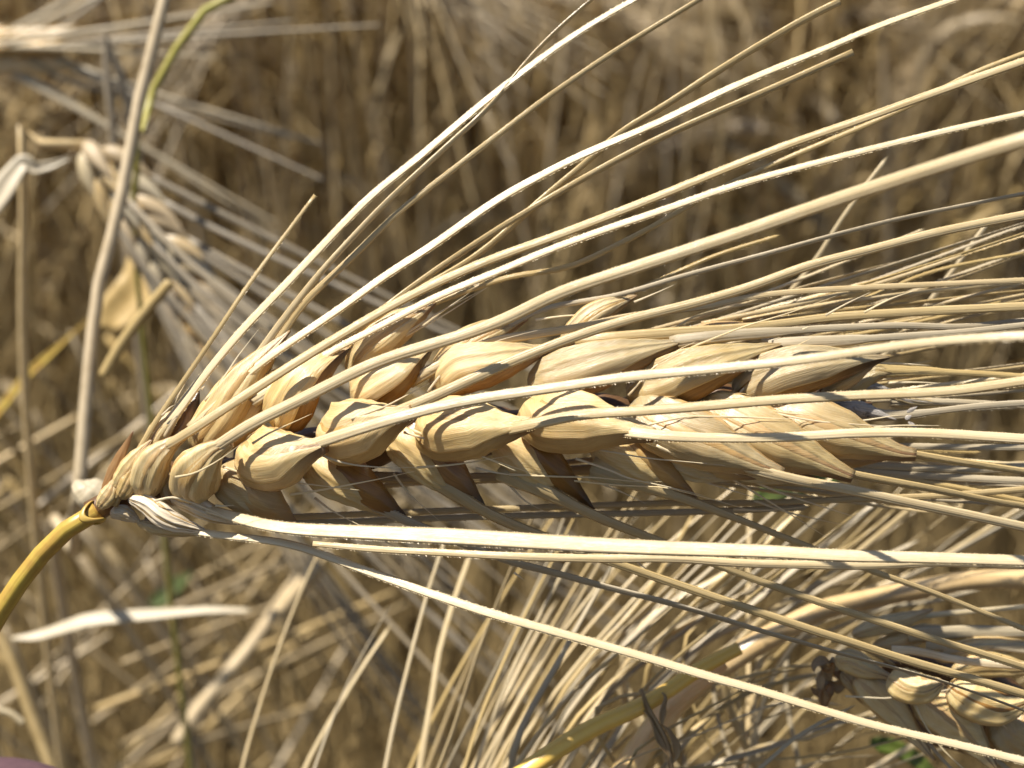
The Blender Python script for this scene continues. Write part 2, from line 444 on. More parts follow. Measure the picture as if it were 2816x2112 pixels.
def tube(mb, pts, w0, w1=None, n=40, m=14, grooves=0, wob=.02, seed=0, keys=None, flat=1.0, roll=0.0, cap=True):
    w1 = w0 if w1 is None else w1
    c, tot = spline(pts, n)
    fr = frames(c, roll=roll)
    rings = []; uvs = []; uns = []
    for i, p in enumerate(c):
        s = i / n; T, B, N = fr[i]
        f = (lerp_keys(keys, s) if keys else w0 + (w1 - w0) * s) * .5
        f *= 1 + wob * noise.noise(Vector((s * tot * 80, seed, 2)))
        r = []
        for j in range(m):
            th = 2 * math.pi * j / m
            q = f * (1 + (.03 * math.cos(grooves * th) if grooves else 0))
            r.append(p + B * math.cos(th) * q + N * math.sin(th) * q * flat)
        rings.append(r); uvs.append((s * tot * 1000, f * 1000 * 6.28 / m)); uns.append(s)
    mb.ring_strip(rings, uvs, uns, cap0=cap, cap1=cap)
    return c
def blade(mb, pts, keys, n=40, roll=0.0, twist=0.0, fold=.25, th=.00018, seed=0):
    """a dry leaf: ribbon with a folded midrib and real thickness; keys = full width along it"""
    c, tot = spline(pts, n)
    fr = frames(c, roll=roll, twist=twist)
    rings = []; uvs = []; uns = []
    X = [-1, -.6, -.2, 0, .2, .6, 1]
    for i, p in enumerate(c):
        s = i / n; T, B, N = fr[i]
        f = lerp_keys(keys, s) * .5
        up = []; dn = []
        for x in X:
            q = p + B * x * f + N * (abs(x) * f * fold + f * .12 * noise.noise(Vector((s * tot * 60, x * 2, seed))))
            up.append(q + N * th * .5); dn.append(q - N * th * .5)
        rings.append(up + dn[::-1]); uvs.append((s * tot * 1000, f * 1000 / 3.5)); uns.append(s)
    mb.ring_strip(rings, uvs, uns)


# ================================================================== the setting
me = bpy.data.meshes.new('ground')
g = 40; gv = []; gf = []
xs = [-60, -25, -10, -4] + [(-2.4 + 4.8 * i / 40) for i in range(41)] + [4, 10, 25, 60]
ys = [-60, -20, -6, -2] + [(-.8 + 5.2 * i / 40) for i in range(41)] + [7, 14, 30, 80]
for y in ys:
    for x in xs: gv.append((x, y, .012 * noise.noise(Vector((x * 5, y * 5, 0))) + .006 * noise.noise(Vector((x * 21, y * 21, 3)))))
nx = len(xs)
for j in range(len(ys) - 1):
    for i in range(nx - 1): gf.append((j * nx + i, j * nx + i + 1, (j + 1) * nx + i + 1, (j + 1) * nx + i))
me.from_pydata(gv, [], gf); me.materials.append(M['soil'])
ground = bpy.data.objects.new('ground', me); COL.objects.link(ground)
ground['kind'] = 'structure'

# ================================================================== the sharp ear
EAR0 = P(*tr('H 470,390')[0], 0)
ear = thing('barley_ear', 'large sharp barley ear with golden grains and long pale awns, on a bent yellow stem', 'barley ear', EAR0)

def zv(zz, i): return zz[i][1] if isinstance(zz[i], tuple) else zz[i]
def px2m(px, z): return mm(px, z) * .001
def add_awn(parent, s, z, w, wend=None, wmid=None, mat='awn', roll=0.0, twist=0.0, cut=False, seed=None, thick=.62, label=None, barbs=True, flare=1.9):
    global SEED
    SEED += 1
    zz = z if isinstance(z, (list, tuple)) else (z, z)
    pts = path3(s, zz, 58)
    if flare:
        d0 = (pts[1] - pts[0]).normalized()
        pts = [pts[0] - d0 * .0032 - TOCAM * .0009] + pts
    mb = MB()
    we = wend if wend is not None else w * .8
    awn(mb, pts, px2m(w, zv(zz, 0)), px2m(we, zv(zz, -1)), px2m(wmid, zv(zz, len(zz) // 2)) if wmid else None, roll=R(roll), twist=R(twist), cut=cut, seed=SEED, thick=thick, barbs=barbs, flare=flare)
    o = mb.build('awn', M[mat], parent)
    if label: o['label'] = label
    return o
SEED = 0
def add_kernel(s, z, width, arc=(110, 100), body='palea', husk='lemma', prof=PLUMP, thick=.85, nerves=5, seed=None, roll=0.0, twist=0.0, hgrow=1.055, crease=0.0, wrinkle=1.0, husk_path=None, husk_z=None, husk_w=None, sheet=.05, nh=.035, parent=None, name='kernel', hprof=None, facet=.6):
    global SEED
    SEED += 1
    sd_ = SEED if seed is None else seed
    zz = z if isinstance(z, (list, tuple)) else (z, z)
    pts = path3(s, zz)
    if prof is PLUMP: pts = pts[:-1] + [pts[-1] + (pts[-1] - pts[-2]).normalized() * (pts[-1] - pts[0]).length * .09]
    wd = px2m(width, zz[len(zz) // 2])
    mb = MB()
    spindle(mb, pts, wd, thick=thick, prof=prof, roll=R(roll), twist=R(twist), seed=sd_, nerves=3, nh=.02, crease=crease, wrinkle=wrinkle, facet=facet * .6)
    k = mb.build(name, M[body], parent or ear)
    if arc:
        hp = path3(husk_path, husk_z or zz) if husk_path else pts
        hw = px2m(husk_w, zz[len(zz) // 2]) if husk_w else wd
        mb = MB()
        spindle(mb, hp, hw, thick=thick, prof=hprof or prof, arc=arc, grow=hgrow, nerves=nerves, nh=nh, roll=R(roll), twist=R(twist), seed=sd_ + 50, wrinkle=wrinkle, sheet=sheet, facet=facet)
        mb.build('husk', M[husk], k)
    return k

# the stem of the ear, its collar, the axis of the ear
mb = MB()
st = path3('H -420,1900 -230,1330 -60,985 0,880 150,660 300,495 400,425 490,372', (-6, 0))
st = [Vector((st[0].x - .03, st[0].y + .02, .0)), Vector((st[0].x - .02, st[0].y + .01, .25))] + st
tube(mb, st, .0028, keys=[(0, .0034), (.6, .0028), (.9, px2m(57, 0)), (.965, px2m(54, 0)), (1, px2m(50, 0))], n=160, m=20, grooves=9, wob=.05)
mb.build('stem', M['stem_gold'], ear)
mb = MB()
c0 = P(*tr('H 462,395')[0], .3); ax = (P(*tr('H 520,350')[0], .3) - P(*tr('H 400,450')[0], .3)).normalized()
B0 = ax.cross(TOCAM).normalized(); N0 = B0.cross(ax)
rings = []; uvs = []; uns = []
for i in range(33):
    t = 2 * math.pi * i / 32
    ro = px2m(31, 0)
    rad_v = B0 * math.cos(t) + N0 * math.sin(t)
    cc = c0 + rad_v * ro + ax * (.0006 * math.sin(t * 2 + 1))
    rings.append([cc + rad_v * (.00014 * math.cos(q)) + ax * (.0004 * math.sin(q)) for q in [k * math.pi / 4 for k in range(8)]])
    uvs.append((t * 1.2, .2)); uns.append(.5)
mb.ring_strip(rings, uvs, uns, cap0=False, cap1=False)
mb.build('collar', M['stem_gold'], ear)
mb = MB()
tube(mb, path3('F 196,1108 260,1075 400,1040 600,990 800,955 1000,925 1250,905 1500,890 1750,880 1880,885', (-1, -2.5, -3)), px2m(70, 0), px2m(60, 0), n=120, m=16, wob=.5)
mb.build('rachis', M['inner'], ear)  # axis in the same painted gap shade

# grains of the far side, coloured near-black: gap shade between the near rows put into the husk
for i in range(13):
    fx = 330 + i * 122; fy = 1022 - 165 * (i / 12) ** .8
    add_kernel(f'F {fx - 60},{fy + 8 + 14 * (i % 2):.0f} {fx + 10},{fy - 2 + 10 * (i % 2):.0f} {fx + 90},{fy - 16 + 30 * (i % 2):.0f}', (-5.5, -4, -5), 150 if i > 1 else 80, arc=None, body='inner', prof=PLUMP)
# --- spikelets at the foot of the ear
k = add_kernel('A 150,1240 215,1150 245,1060', (1.5, 1.5), 52, arc=(120, 100), body='palea', prof=SLIM, husk='lemma')
k = add_kernel('A 165,1190 240,1010 345,800', (1, 1.5), 34, arc=None, body='glume_brown', prof=SLIM, thick=.4, name='glume')
k = add_kernel('A 240,1130 330,1010 450,850', (1.5, 2), 62, arc=(120, 110), body='palea', husk='lemma', prof=SLIM)
add_awn(k, 'A 300,1060 440,790 620,530 800,270 975,0 | S 760,0 | Q 0,1659 190,1410 368,1188', (2, 1, -2), 17, 10, 13, cut=True, mat='awn_gold')
k = add_kernel('A 265,1180 310,1120 380,960', (2, 2), 58, arc=(110, 110), body='palea', husk='palea', prof=SLIM)
k = add_kernel('A 440,910 500,800 585,690', (.5, .5), 66, arc=(140, 100), prof=ROUND, body='palea')
add_awn(k, 'A 560,740 680,570 760,480 870,330 1060,120 1210,-30 | Q 240,1640 700,1190 1000,960 1300,700 1500,535 1800,310 2000,175 2212,50 | F 1400,-12 1450,-45', (1, -1, -4), 30, 18, 26, mat='awn_pale', roll=-25)
k = add_kernel('A 560,880 640,760 720,570', (0, -.5), 62, arc=None, body='dark', prof=SLIM)
k = add_kernel('A 700,900 860,690 1000,480 1190,280', (0, 1, .5), 128, arc=(130, 95), body='palea', prof=PLUMP, twist=-10)
add_awn(k, 'S 560,800 780,470 880,325 1050,120 1180,-20 | Q 500,1540 600,1430 800,1225 1000,1045 1180,878 1310,775 1450,640 1550,500 1650,370 1870,150 2060,-10', (1, 0, -4), 24, 14, 17, mat='awn', twist=50)
add_awn(k, 'S 760,620 870,400 1000,245 1280,0 | Q 640,1540 820,1330 1300,960 1750,610 2212,295 | R 0,140 230,0 330,-60', (0, -1, -5), 22, 14, 17, mat='awn_gold', twist=20)
k = add_kernel('A 850,880 980,700 1110,560 1260,420', (-1, -.5), 124, arc=(150, 95), body='palea')
add_awn(k, 'S 420,930 600,730 840,560 1000,455 1200,320 1500,95 1680,-5 | Q 1015,1500 1500,1195 2000,935 2212,850 | R 0,745 300,590 700,415 1000,300 1300,165 1800,-5 1950,-60', (2, 1, -2), 26, 20, 27, mat='awn_pale', roll=-30, thick=.8)

# --- upper row of grains (the awn side lies above)
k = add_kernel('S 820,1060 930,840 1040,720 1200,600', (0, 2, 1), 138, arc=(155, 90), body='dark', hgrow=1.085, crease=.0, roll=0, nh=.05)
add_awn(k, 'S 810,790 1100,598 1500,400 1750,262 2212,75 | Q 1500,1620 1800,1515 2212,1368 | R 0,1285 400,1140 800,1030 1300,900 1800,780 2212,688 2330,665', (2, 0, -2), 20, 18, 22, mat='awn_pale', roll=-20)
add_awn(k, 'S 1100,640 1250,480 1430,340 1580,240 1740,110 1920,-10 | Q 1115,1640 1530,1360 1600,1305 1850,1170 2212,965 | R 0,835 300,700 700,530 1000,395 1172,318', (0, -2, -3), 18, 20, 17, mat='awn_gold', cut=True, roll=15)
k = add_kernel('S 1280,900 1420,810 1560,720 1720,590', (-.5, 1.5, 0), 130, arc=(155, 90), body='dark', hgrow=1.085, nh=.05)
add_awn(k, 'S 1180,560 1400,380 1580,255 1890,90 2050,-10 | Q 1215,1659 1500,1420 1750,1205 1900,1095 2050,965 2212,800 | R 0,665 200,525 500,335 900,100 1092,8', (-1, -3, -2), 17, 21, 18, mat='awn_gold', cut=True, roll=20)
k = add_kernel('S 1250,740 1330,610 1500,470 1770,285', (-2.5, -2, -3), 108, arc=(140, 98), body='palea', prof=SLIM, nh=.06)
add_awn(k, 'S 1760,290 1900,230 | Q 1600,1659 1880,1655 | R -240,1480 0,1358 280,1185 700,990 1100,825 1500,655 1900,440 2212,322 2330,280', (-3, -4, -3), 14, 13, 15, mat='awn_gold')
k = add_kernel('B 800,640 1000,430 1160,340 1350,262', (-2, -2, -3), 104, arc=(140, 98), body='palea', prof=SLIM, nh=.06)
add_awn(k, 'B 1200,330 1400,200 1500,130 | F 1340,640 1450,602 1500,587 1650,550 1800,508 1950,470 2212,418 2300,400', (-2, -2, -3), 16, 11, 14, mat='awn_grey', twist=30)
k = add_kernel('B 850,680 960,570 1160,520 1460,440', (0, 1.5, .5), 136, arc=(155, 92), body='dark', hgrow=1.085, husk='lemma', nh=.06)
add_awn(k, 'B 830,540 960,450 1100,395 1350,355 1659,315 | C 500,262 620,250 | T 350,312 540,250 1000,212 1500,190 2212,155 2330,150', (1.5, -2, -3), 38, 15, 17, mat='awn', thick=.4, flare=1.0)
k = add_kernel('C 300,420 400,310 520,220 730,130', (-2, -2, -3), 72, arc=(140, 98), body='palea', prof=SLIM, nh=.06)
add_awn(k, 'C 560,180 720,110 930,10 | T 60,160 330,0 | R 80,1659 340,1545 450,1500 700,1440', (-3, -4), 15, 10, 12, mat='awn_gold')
k = add_kernel('C 120,655 300,600 560,520 950,410', (-.5, 1.5, .5), 146, arc=(155, 94), body='dark', hgrow=1.085, husk='lemma_shaded', nh=.06)
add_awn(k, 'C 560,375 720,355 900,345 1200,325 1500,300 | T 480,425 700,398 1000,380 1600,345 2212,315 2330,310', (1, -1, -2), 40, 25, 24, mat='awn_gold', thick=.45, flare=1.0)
k = add_kernel('C 680,705 850,660 1100,560 1500,430', (-.5, 1.5, .5), 150, arc=(155, 94), body='dark', hgrow=1.085, husk='lemma_shaded', nh=.06)
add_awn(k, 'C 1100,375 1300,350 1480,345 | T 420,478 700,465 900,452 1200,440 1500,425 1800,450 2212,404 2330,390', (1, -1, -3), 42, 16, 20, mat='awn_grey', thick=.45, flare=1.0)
k = add_kernel('D 20,715 150,640 400,560 820,495', (-1, 1.5, .5), 150, arc=(155, 94), body='dark', hgrow=1.085, husk='lemma_shaded', nh=.06)
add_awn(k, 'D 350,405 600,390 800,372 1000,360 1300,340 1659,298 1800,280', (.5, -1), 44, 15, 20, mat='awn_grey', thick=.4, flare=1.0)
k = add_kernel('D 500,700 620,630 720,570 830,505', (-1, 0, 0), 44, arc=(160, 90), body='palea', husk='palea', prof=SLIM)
k = add_kernel('D 620,690 720,620 800,575 900,570', (-3, -3), 60, arc=(150, 110), body='palea', husk='lemma_shaded', prof=ROUND)
add_awn(k, 'D 800,560 900,575 1100,560 1400,575 1659,592 1800,600', (-3, -4), 34, 15, 17, mat='awn_gold')
# further bristles that come from the back of the ear and run out above it
k = add_kernel('C 900,420 1150,340 1500,310', (-3, -4), 60, arc=None, body='palea', prof=SLIM)
for s, z, w1, m_ in [('T 250,420 600,350 900,290 1300,185 1600,88 1832,8', -4, 12, 'awn'), ('T 500,400 800,340 1000,300 1300,262 1700,215 2212,170 2320,160', -5, 12, 'awn'),
                     ('T 700,390 1000,345 1500,300 2000,240 2212,222 2320,210', -6, 11, 'awn_gold'), ('T 300,440 700,400 1100,330 1400,200 1660,90 2050,20 2212,-10', -5, 11, 'awn_gold'),
                     ('T 900,520 1200,490 1480,430 1700,380 2070,288', -5, 11, 'awn_gold'), ('T 1100,250 1340,190 1690,40', -5, 7, 'awn_gold')]:
    add_awn(k, s, (z, z - 2), w1, w1 * .75, w1, mat=m_, cut=True, twist=rng.uniform(-40, 40), flare=0)

fine = random.Random(71)
for i in range(32):
    y0 = fine.uniform(900, 1330); x0 = fine.uniform(1650, 2150); a = -R(19) * (1330 - y0) / 430 + R(9) * (y0 - 900) / 430 + R(fine.uniform(-4, 4)); L = fine.uniform(700, 1500)
    q = [(x0, y0)]
    for j in range(6):
        q.append((q[-1][0] + math.cos(a) * L / 6, q[-1][1] + math.sin(a) * L / 6)); a += R(fine.uniform(-1.6, .9))
    add_awn(k, 'O ' + ' '.join(f'{u:.0f},{v:.0f}' for u, v in q), (fine.uniform(-9, -4), fine.uniform(-14, -3)), fine.uniform(9, 15), fine.uniform(6, 9), mat=fine.choice(('awn', 'awn_gold', 'awn_grey', 'awn_pale')), flare=0, twist=fine.uniform(-60, 60))

# --- middle row of grains, pointing at the camera
k = add_kernel('A 408,1175 425,1060 480,950 560,875 640,825', (1, 3, 3.5), 96, arc=(60, 115), body='palea', prof=NECK)
add_awn(k, 'S 20,1230 90,1190 160,1145 300,1058 500,925 800,730 1000,603 1300,422 1600,252 1900,112 2150,8 | Q 1340,1628 1500,1555 1800,1450 2212,1290 | R 0,1190 500,985 800,870 1200,735 1600,588 1900,480 2212,370 2330,330', ((0, 3.2), (.06, 5), (.3, 4.5), (1, 3)), 30, 22, 25, roll=-10, flare=1.1)
k = add_kernel('A 700,1178 690,1090 725,1000 800,915 900,860', (1, 5, 6.5), 136, arc=(70, 115), body='palea', prof=NECK, twist=15)
add_awn(k, 'A 730,950 800,895 | S 460,1120 620,1035 900,905 1200,750 1420,640 1700,560 2000,470 2212,388 | F 1200,633 1420,562 1600,503 1800,433 2000,368 2212,300 2290,278', ((0, 5.6), (.05, 7.6), (.3, 10), (.6, 18), (1, 36)), 34, 43, 33, roll=-5, flare=1.1)
k = add_kernel('A 1000,905 1090,955 1190,960 1320,920 1440,885', (1, 5, 7.5), 182, arc=(150, 110), body='palea', prof=NECK, roll=-10)
add_awn(k, 'S 900,1195 1000,1175 1200,1095 1400,1025 1600,975 1850,905 2212,848 | C 0,690 300,650 700,590 1100,555 1400,525 1659,500 | T 880,655 1300,575 1600,535 1900,510 2212,492 2330,488', ((0, 4.8), (.03, 7.2), (.07, 9.9), (.14, 11.8), (.3, 12), (.6, 18), (1, 34)), 36, 26, 30, flare=1.1, mat='awn_pale', roll=-15, thick=.7)
k = add_kernel('B 196,885 290,915 400,900 570,845 700,790', (2, 6, 8.5), 184, arc=(150, 105), body='palea', prof=NECK, roll=0)
add_awn(k, 'S 1400,1010 1500,965 1700,890 1850,830 2000,750 2212,655 | C 0,545 150,470 400,352 700,258 1000,190 1400,75 | R 600,1700 900,1610 1200,1540 1700,1405 2212,1305 2330,1285', ((0, 7), (.05, 8.3), (.12, 8.8), (.5, 7), (1, 6)), 36, 24, 27, mat='awn', flare=1.1)
k = add_kernel('B 742,850 850,895 980,895 1230,888 1380,865', (2, 5.5, 8.5), 180, arc=(160, 110), body='palea', prof=NECK)
add_awn(k, 'B 1100,920 1230,895 1400,860 1659,800 | C 160,885 400,830 700,795 1000,770 1400,735 1659,715 | D 500,700 800,695 1000,690 1200,680 1400,655 1659,620 1780,598', ((0, 5.6), (.04, 7.8), (.08, 9.6), (.14, 10.8), (.3, 12), (1, 13)), 38, 28, 28, roll=-15, flare=1.1)
k = add_kernel('C 92,755 200,835 380,860 690,905 830,930', (2, 5.5, 8), 176, arc=(165, 108), body='palea', prof=NECK)
add_awn(k, 'C 500,880 700,915 1000,940 1400,945 1659,935 | D 300,932 600,918 900,908 1200,918 1659,946 1780,955', ((0, 4.9), (.04, 6.9), (.1, 8.9), (.16, 9.4), (.4, 9), (1, 7)), 38, 28, 27, flare=1.1, mat='awn_pale', roll=-15)
k = add_kernel('C 690,765 820,840 1050,940 1390,1085 1560,1150', (1, 4, 5.5), 172, arc=(140, 105), body='palea', husk='lemma_shaded', prof=NECK)
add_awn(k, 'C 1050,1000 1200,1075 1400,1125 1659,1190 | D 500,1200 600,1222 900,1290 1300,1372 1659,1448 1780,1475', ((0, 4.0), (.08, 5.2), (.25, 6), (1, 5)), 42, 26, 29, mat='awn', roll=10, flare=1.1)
k = add_kernel('C 1080,775 1240,830 1480,950 1820,1105 1960,1165', (0, 3, 4), 170, arc=(140, 105), body='palea', husk='lemma_shaded', prof=NECK)
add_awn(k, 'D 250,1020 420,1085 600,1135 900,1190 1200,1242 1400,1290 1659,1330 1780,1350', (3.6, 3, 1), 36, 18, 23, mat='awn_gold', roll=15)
k = add_kernel('D 120,770 330,810 520,890 900,1015 1040,1040', (-1, 2, 3), 158, arc=(140, 105), body='palea', husk='lemma_shaded', prof=NECK)
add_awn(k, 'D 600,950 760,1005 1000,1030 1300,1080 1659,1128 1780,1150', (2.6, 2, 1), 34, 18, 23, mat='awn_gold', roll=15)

# --- lower row, in their own shade, with dark points
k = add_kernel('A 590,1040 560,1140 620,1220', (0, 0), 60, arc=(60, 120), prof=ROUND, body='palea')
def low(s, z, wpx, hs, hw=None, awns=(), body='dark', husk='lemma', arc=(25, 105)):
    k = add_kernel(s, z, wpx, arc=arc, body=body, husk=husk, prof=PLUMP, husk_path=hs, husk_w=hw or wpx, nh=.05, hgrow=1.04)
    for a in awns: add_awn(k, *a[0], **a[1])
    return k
low('A 900,990 990,1080 1100,1200 1270,1345', (-.5, 1, 0), 138, 'A 870,1000 960,1100 1050,1210 1180,1335', 140, husk='lemma_shaded', body='palea')
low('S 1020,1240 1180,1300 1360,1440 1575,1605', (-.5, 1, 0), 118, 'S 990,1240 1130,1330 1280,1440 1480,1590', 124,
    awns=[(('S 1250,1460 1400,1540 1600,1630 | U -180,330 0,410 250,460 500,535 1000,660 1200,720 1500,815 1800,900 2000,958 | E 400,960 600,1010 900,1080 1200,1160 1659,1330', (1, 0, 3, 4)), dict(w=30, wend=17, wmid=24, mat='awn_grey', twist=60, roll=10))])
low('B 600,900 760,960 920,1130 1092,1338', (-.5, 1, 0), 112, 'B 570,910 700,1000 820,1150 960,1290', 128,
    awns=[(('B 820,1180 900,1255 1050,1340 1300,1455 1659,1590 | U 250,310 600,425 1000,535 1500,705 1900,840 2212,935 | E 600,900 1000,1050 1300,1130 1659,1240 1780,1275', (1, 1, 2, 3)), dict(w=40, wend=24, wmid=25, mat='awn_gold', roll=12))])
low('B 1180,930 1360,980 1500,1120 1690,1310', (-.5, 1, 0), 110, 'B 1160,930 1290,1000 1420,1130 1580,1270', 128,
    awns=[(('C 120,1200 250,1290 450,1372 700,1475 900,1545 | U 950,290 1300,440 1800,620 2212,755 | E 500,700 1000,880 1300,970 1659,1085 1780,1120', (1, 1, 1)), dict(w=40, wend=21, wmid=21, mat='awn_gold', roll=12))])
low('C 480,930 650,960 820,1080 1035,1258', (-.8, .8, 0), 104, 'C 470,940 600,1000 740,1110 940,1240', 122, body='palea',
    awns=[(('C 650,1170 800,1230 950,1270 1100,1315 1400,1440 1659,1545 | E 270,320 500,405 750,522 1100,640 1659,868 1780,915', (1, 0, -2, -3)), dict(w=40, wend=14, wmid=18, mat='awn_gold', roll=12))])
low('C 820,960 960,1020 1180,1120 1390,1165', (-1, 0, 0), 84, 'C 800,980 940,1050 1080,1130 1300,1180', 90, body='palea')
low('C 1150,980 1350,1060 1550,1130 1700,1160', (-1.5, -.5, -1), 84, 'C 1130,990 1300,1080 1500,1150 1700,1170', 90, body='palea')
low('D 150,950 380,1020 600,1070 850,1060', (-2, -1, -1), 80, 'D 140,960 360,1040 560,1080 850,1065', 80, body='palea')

# small spikelets under the foot of the ear
k = add_kernel('A 215,1275 290,1265 390,1320', (.5, .5), 44, arc=(90, 110), body='lemma', husk='silver', prof=SLIM)
k = add_kernel('A 322,1180 420,1215 560,1310 770,1372', (2, 2.5, 1.5), 62, arc=(95, 115), body='palea', husk='silver', prof=SLIM, wrinkle=2, nh=.09)
k = add_kernel('A 370,1320 480,1355 620,1370 780,1385', (.5, 1), 38, arc=(90, 110), body='palea', husk='lemma', prof=SLIM)
add_awn(k, 'A 560,1350 780,1388 1020,1412 1240,1432 1400,1490 1659,1592 | G 0,520 400,672 800,802 1200,912 1659,1042 | U 700,945 1200,1100 1500,1178 1800,1275 2212,1400 | E 500,1325 900,1440 1300,1530 1659,1622 1780,1650', ((0, 1), (.15, 6), (.4, 10), (1, 12)), 18, 22, 26, mat='awn_pale', twist=10, roll=-30, thick=.5)
k = add_kernel('A 560,1180 680,1215 800,1270 960,1330', (1.5, 2, 1.5), 56, arc=(80, 115), body='palea', husk='silver', prof=SLIM, wrinkle=2, nh=.08)
add_awn(k, 'A 780,1245 940,1312 1100,1345 1300,1362 1659,1378 | G 0,318 300,330 600,345 1000,368 1300,388 | U 600,303 830,320 1000,325 1500,338 | E 0,430 600,448 1200,462 1659,478 1780,480', ((0, 2.5), (.1, 7), (.3, 11), (1, 12)), 24, 30, 52, mat='awn_pale', twist=15, roll=-38, thick=.35)
add_awn(k, 'B 125,1545 500,1580 900,1598 | G 300,415 600,430 | U 0,372 600,388 900,380 1100,385 1300,412 2212,432 | E 700,500 1100,485 1300,490 1659,500 1780,505', ((0, 5), (.3, 9), (1, 9)), 15, 22, 23, mat='awn_pale', twist=15, roll=-8, cut=True, flare=0)
# bristles running low behind the ear, in its shadow
k = add_kernel('A 640,1180 760,1250 900,1300', (-2, -2), 50, arc=None, body='palea', prof=SLIM)
for s, z, w1, m_ in [('B -150,1400 100,1390 600,1368 1100,1350 1659,1330 | C 600,1325 1000,1308 | D 0,1318 300,1308 700,1290 1200,1272 1659,1238 1780,1225', -4, 17, 'awn_gold'),
                     ('B -150,1430 200,1425 700,1405 1300,1385 | C 300,1382 700,1372 1130,1362 | D 0,1360 400,1338', -5, 17, 'awn_grey'),
                     ('B 400,1160 900,1180 1400,1160 | C 340,1125 700,1110 1100,1130 | D 0,1180 400,1190', -4, 30, 'awn_gold'),
                     ('B 380,1230 800,1190 1300,1175 | C 250,1075 520,1065', -5, 14, 'awn'),
                     ('C 1300,1100 1600,1060 | D 300,1060 700,1010 900,985 1300,998 1659,995 1780,995', -4, 18, 'awn_grey'),
                     ('D 300,1090 560,1075 800,1105 1100,1115 1400,1130 1659,1110 1780,1100', -5, 20, 'awn_grey'),
                     ('D 500,1110 800,1140 1100,1160 1659,1192 1780,1196', -5, 22, 'awn_grey'),
                     ('D 400,1090 900,1165 1300,1225 1659,1300 1780,1330', -5, 14, 'awn_gold')]:
    add_awn(k, s, (z, z), w1, w1, w1, mat=m_, barbs=True, flare=0)
# the mouldy last spikelets
k = add_kernel('D 540,770 640,770 760,790 900,830', (-2, -1, -1), 54, arc=(150, 100), body='mould', husk='mould', prof=PLUMP, wrinkle=4)
add_awn(k, 'D 700,800 880,828 1000,818 1150,790 1400,758 1659,742 1780,735', (-1, -2), 30, 18, 18, mat='awn_grey', thick=.4)
k = add_kernel('D 600,655 700,640 900,665', (-3, -3), 36, arc=(150, 100), body='mould', husk='mould', prof=SLIM, wrinkle=4)
k = add_kernel('D 900,700 1040,730 1180,745', (-3, -3), 30, arc=(110, 100), body='mould', husk='lemma_shaded', prof=SLIM, wrinkle=3)
add_awn(k, 'D 1080,735 1250,725 1450,745 1659,762 1780,770', (-3, -4), 18, 14, 14, mat='awn_grey')
for i in range(9):
    x = rng.uniform(560, 1000); y = rng.uniform(760, 850); a = rng.uniform(-.6, .9)
    l = rng.uniform(30, 90)
    add_kernel(f'D {x:.0f},{y:.0f} {x + l * .5 * math.cos(a):.0f},{y + l * .5 * math.sin(a):.0f} {x + l * math.cos(a):.0f},{y + l * math.sin(a):.0f}', rng.uniform(-2, 0), rng.uniform(8, 22), arc=None, body='mould', prof=SLIM, thick=.35, wrinkle=4, name='husk_shred')

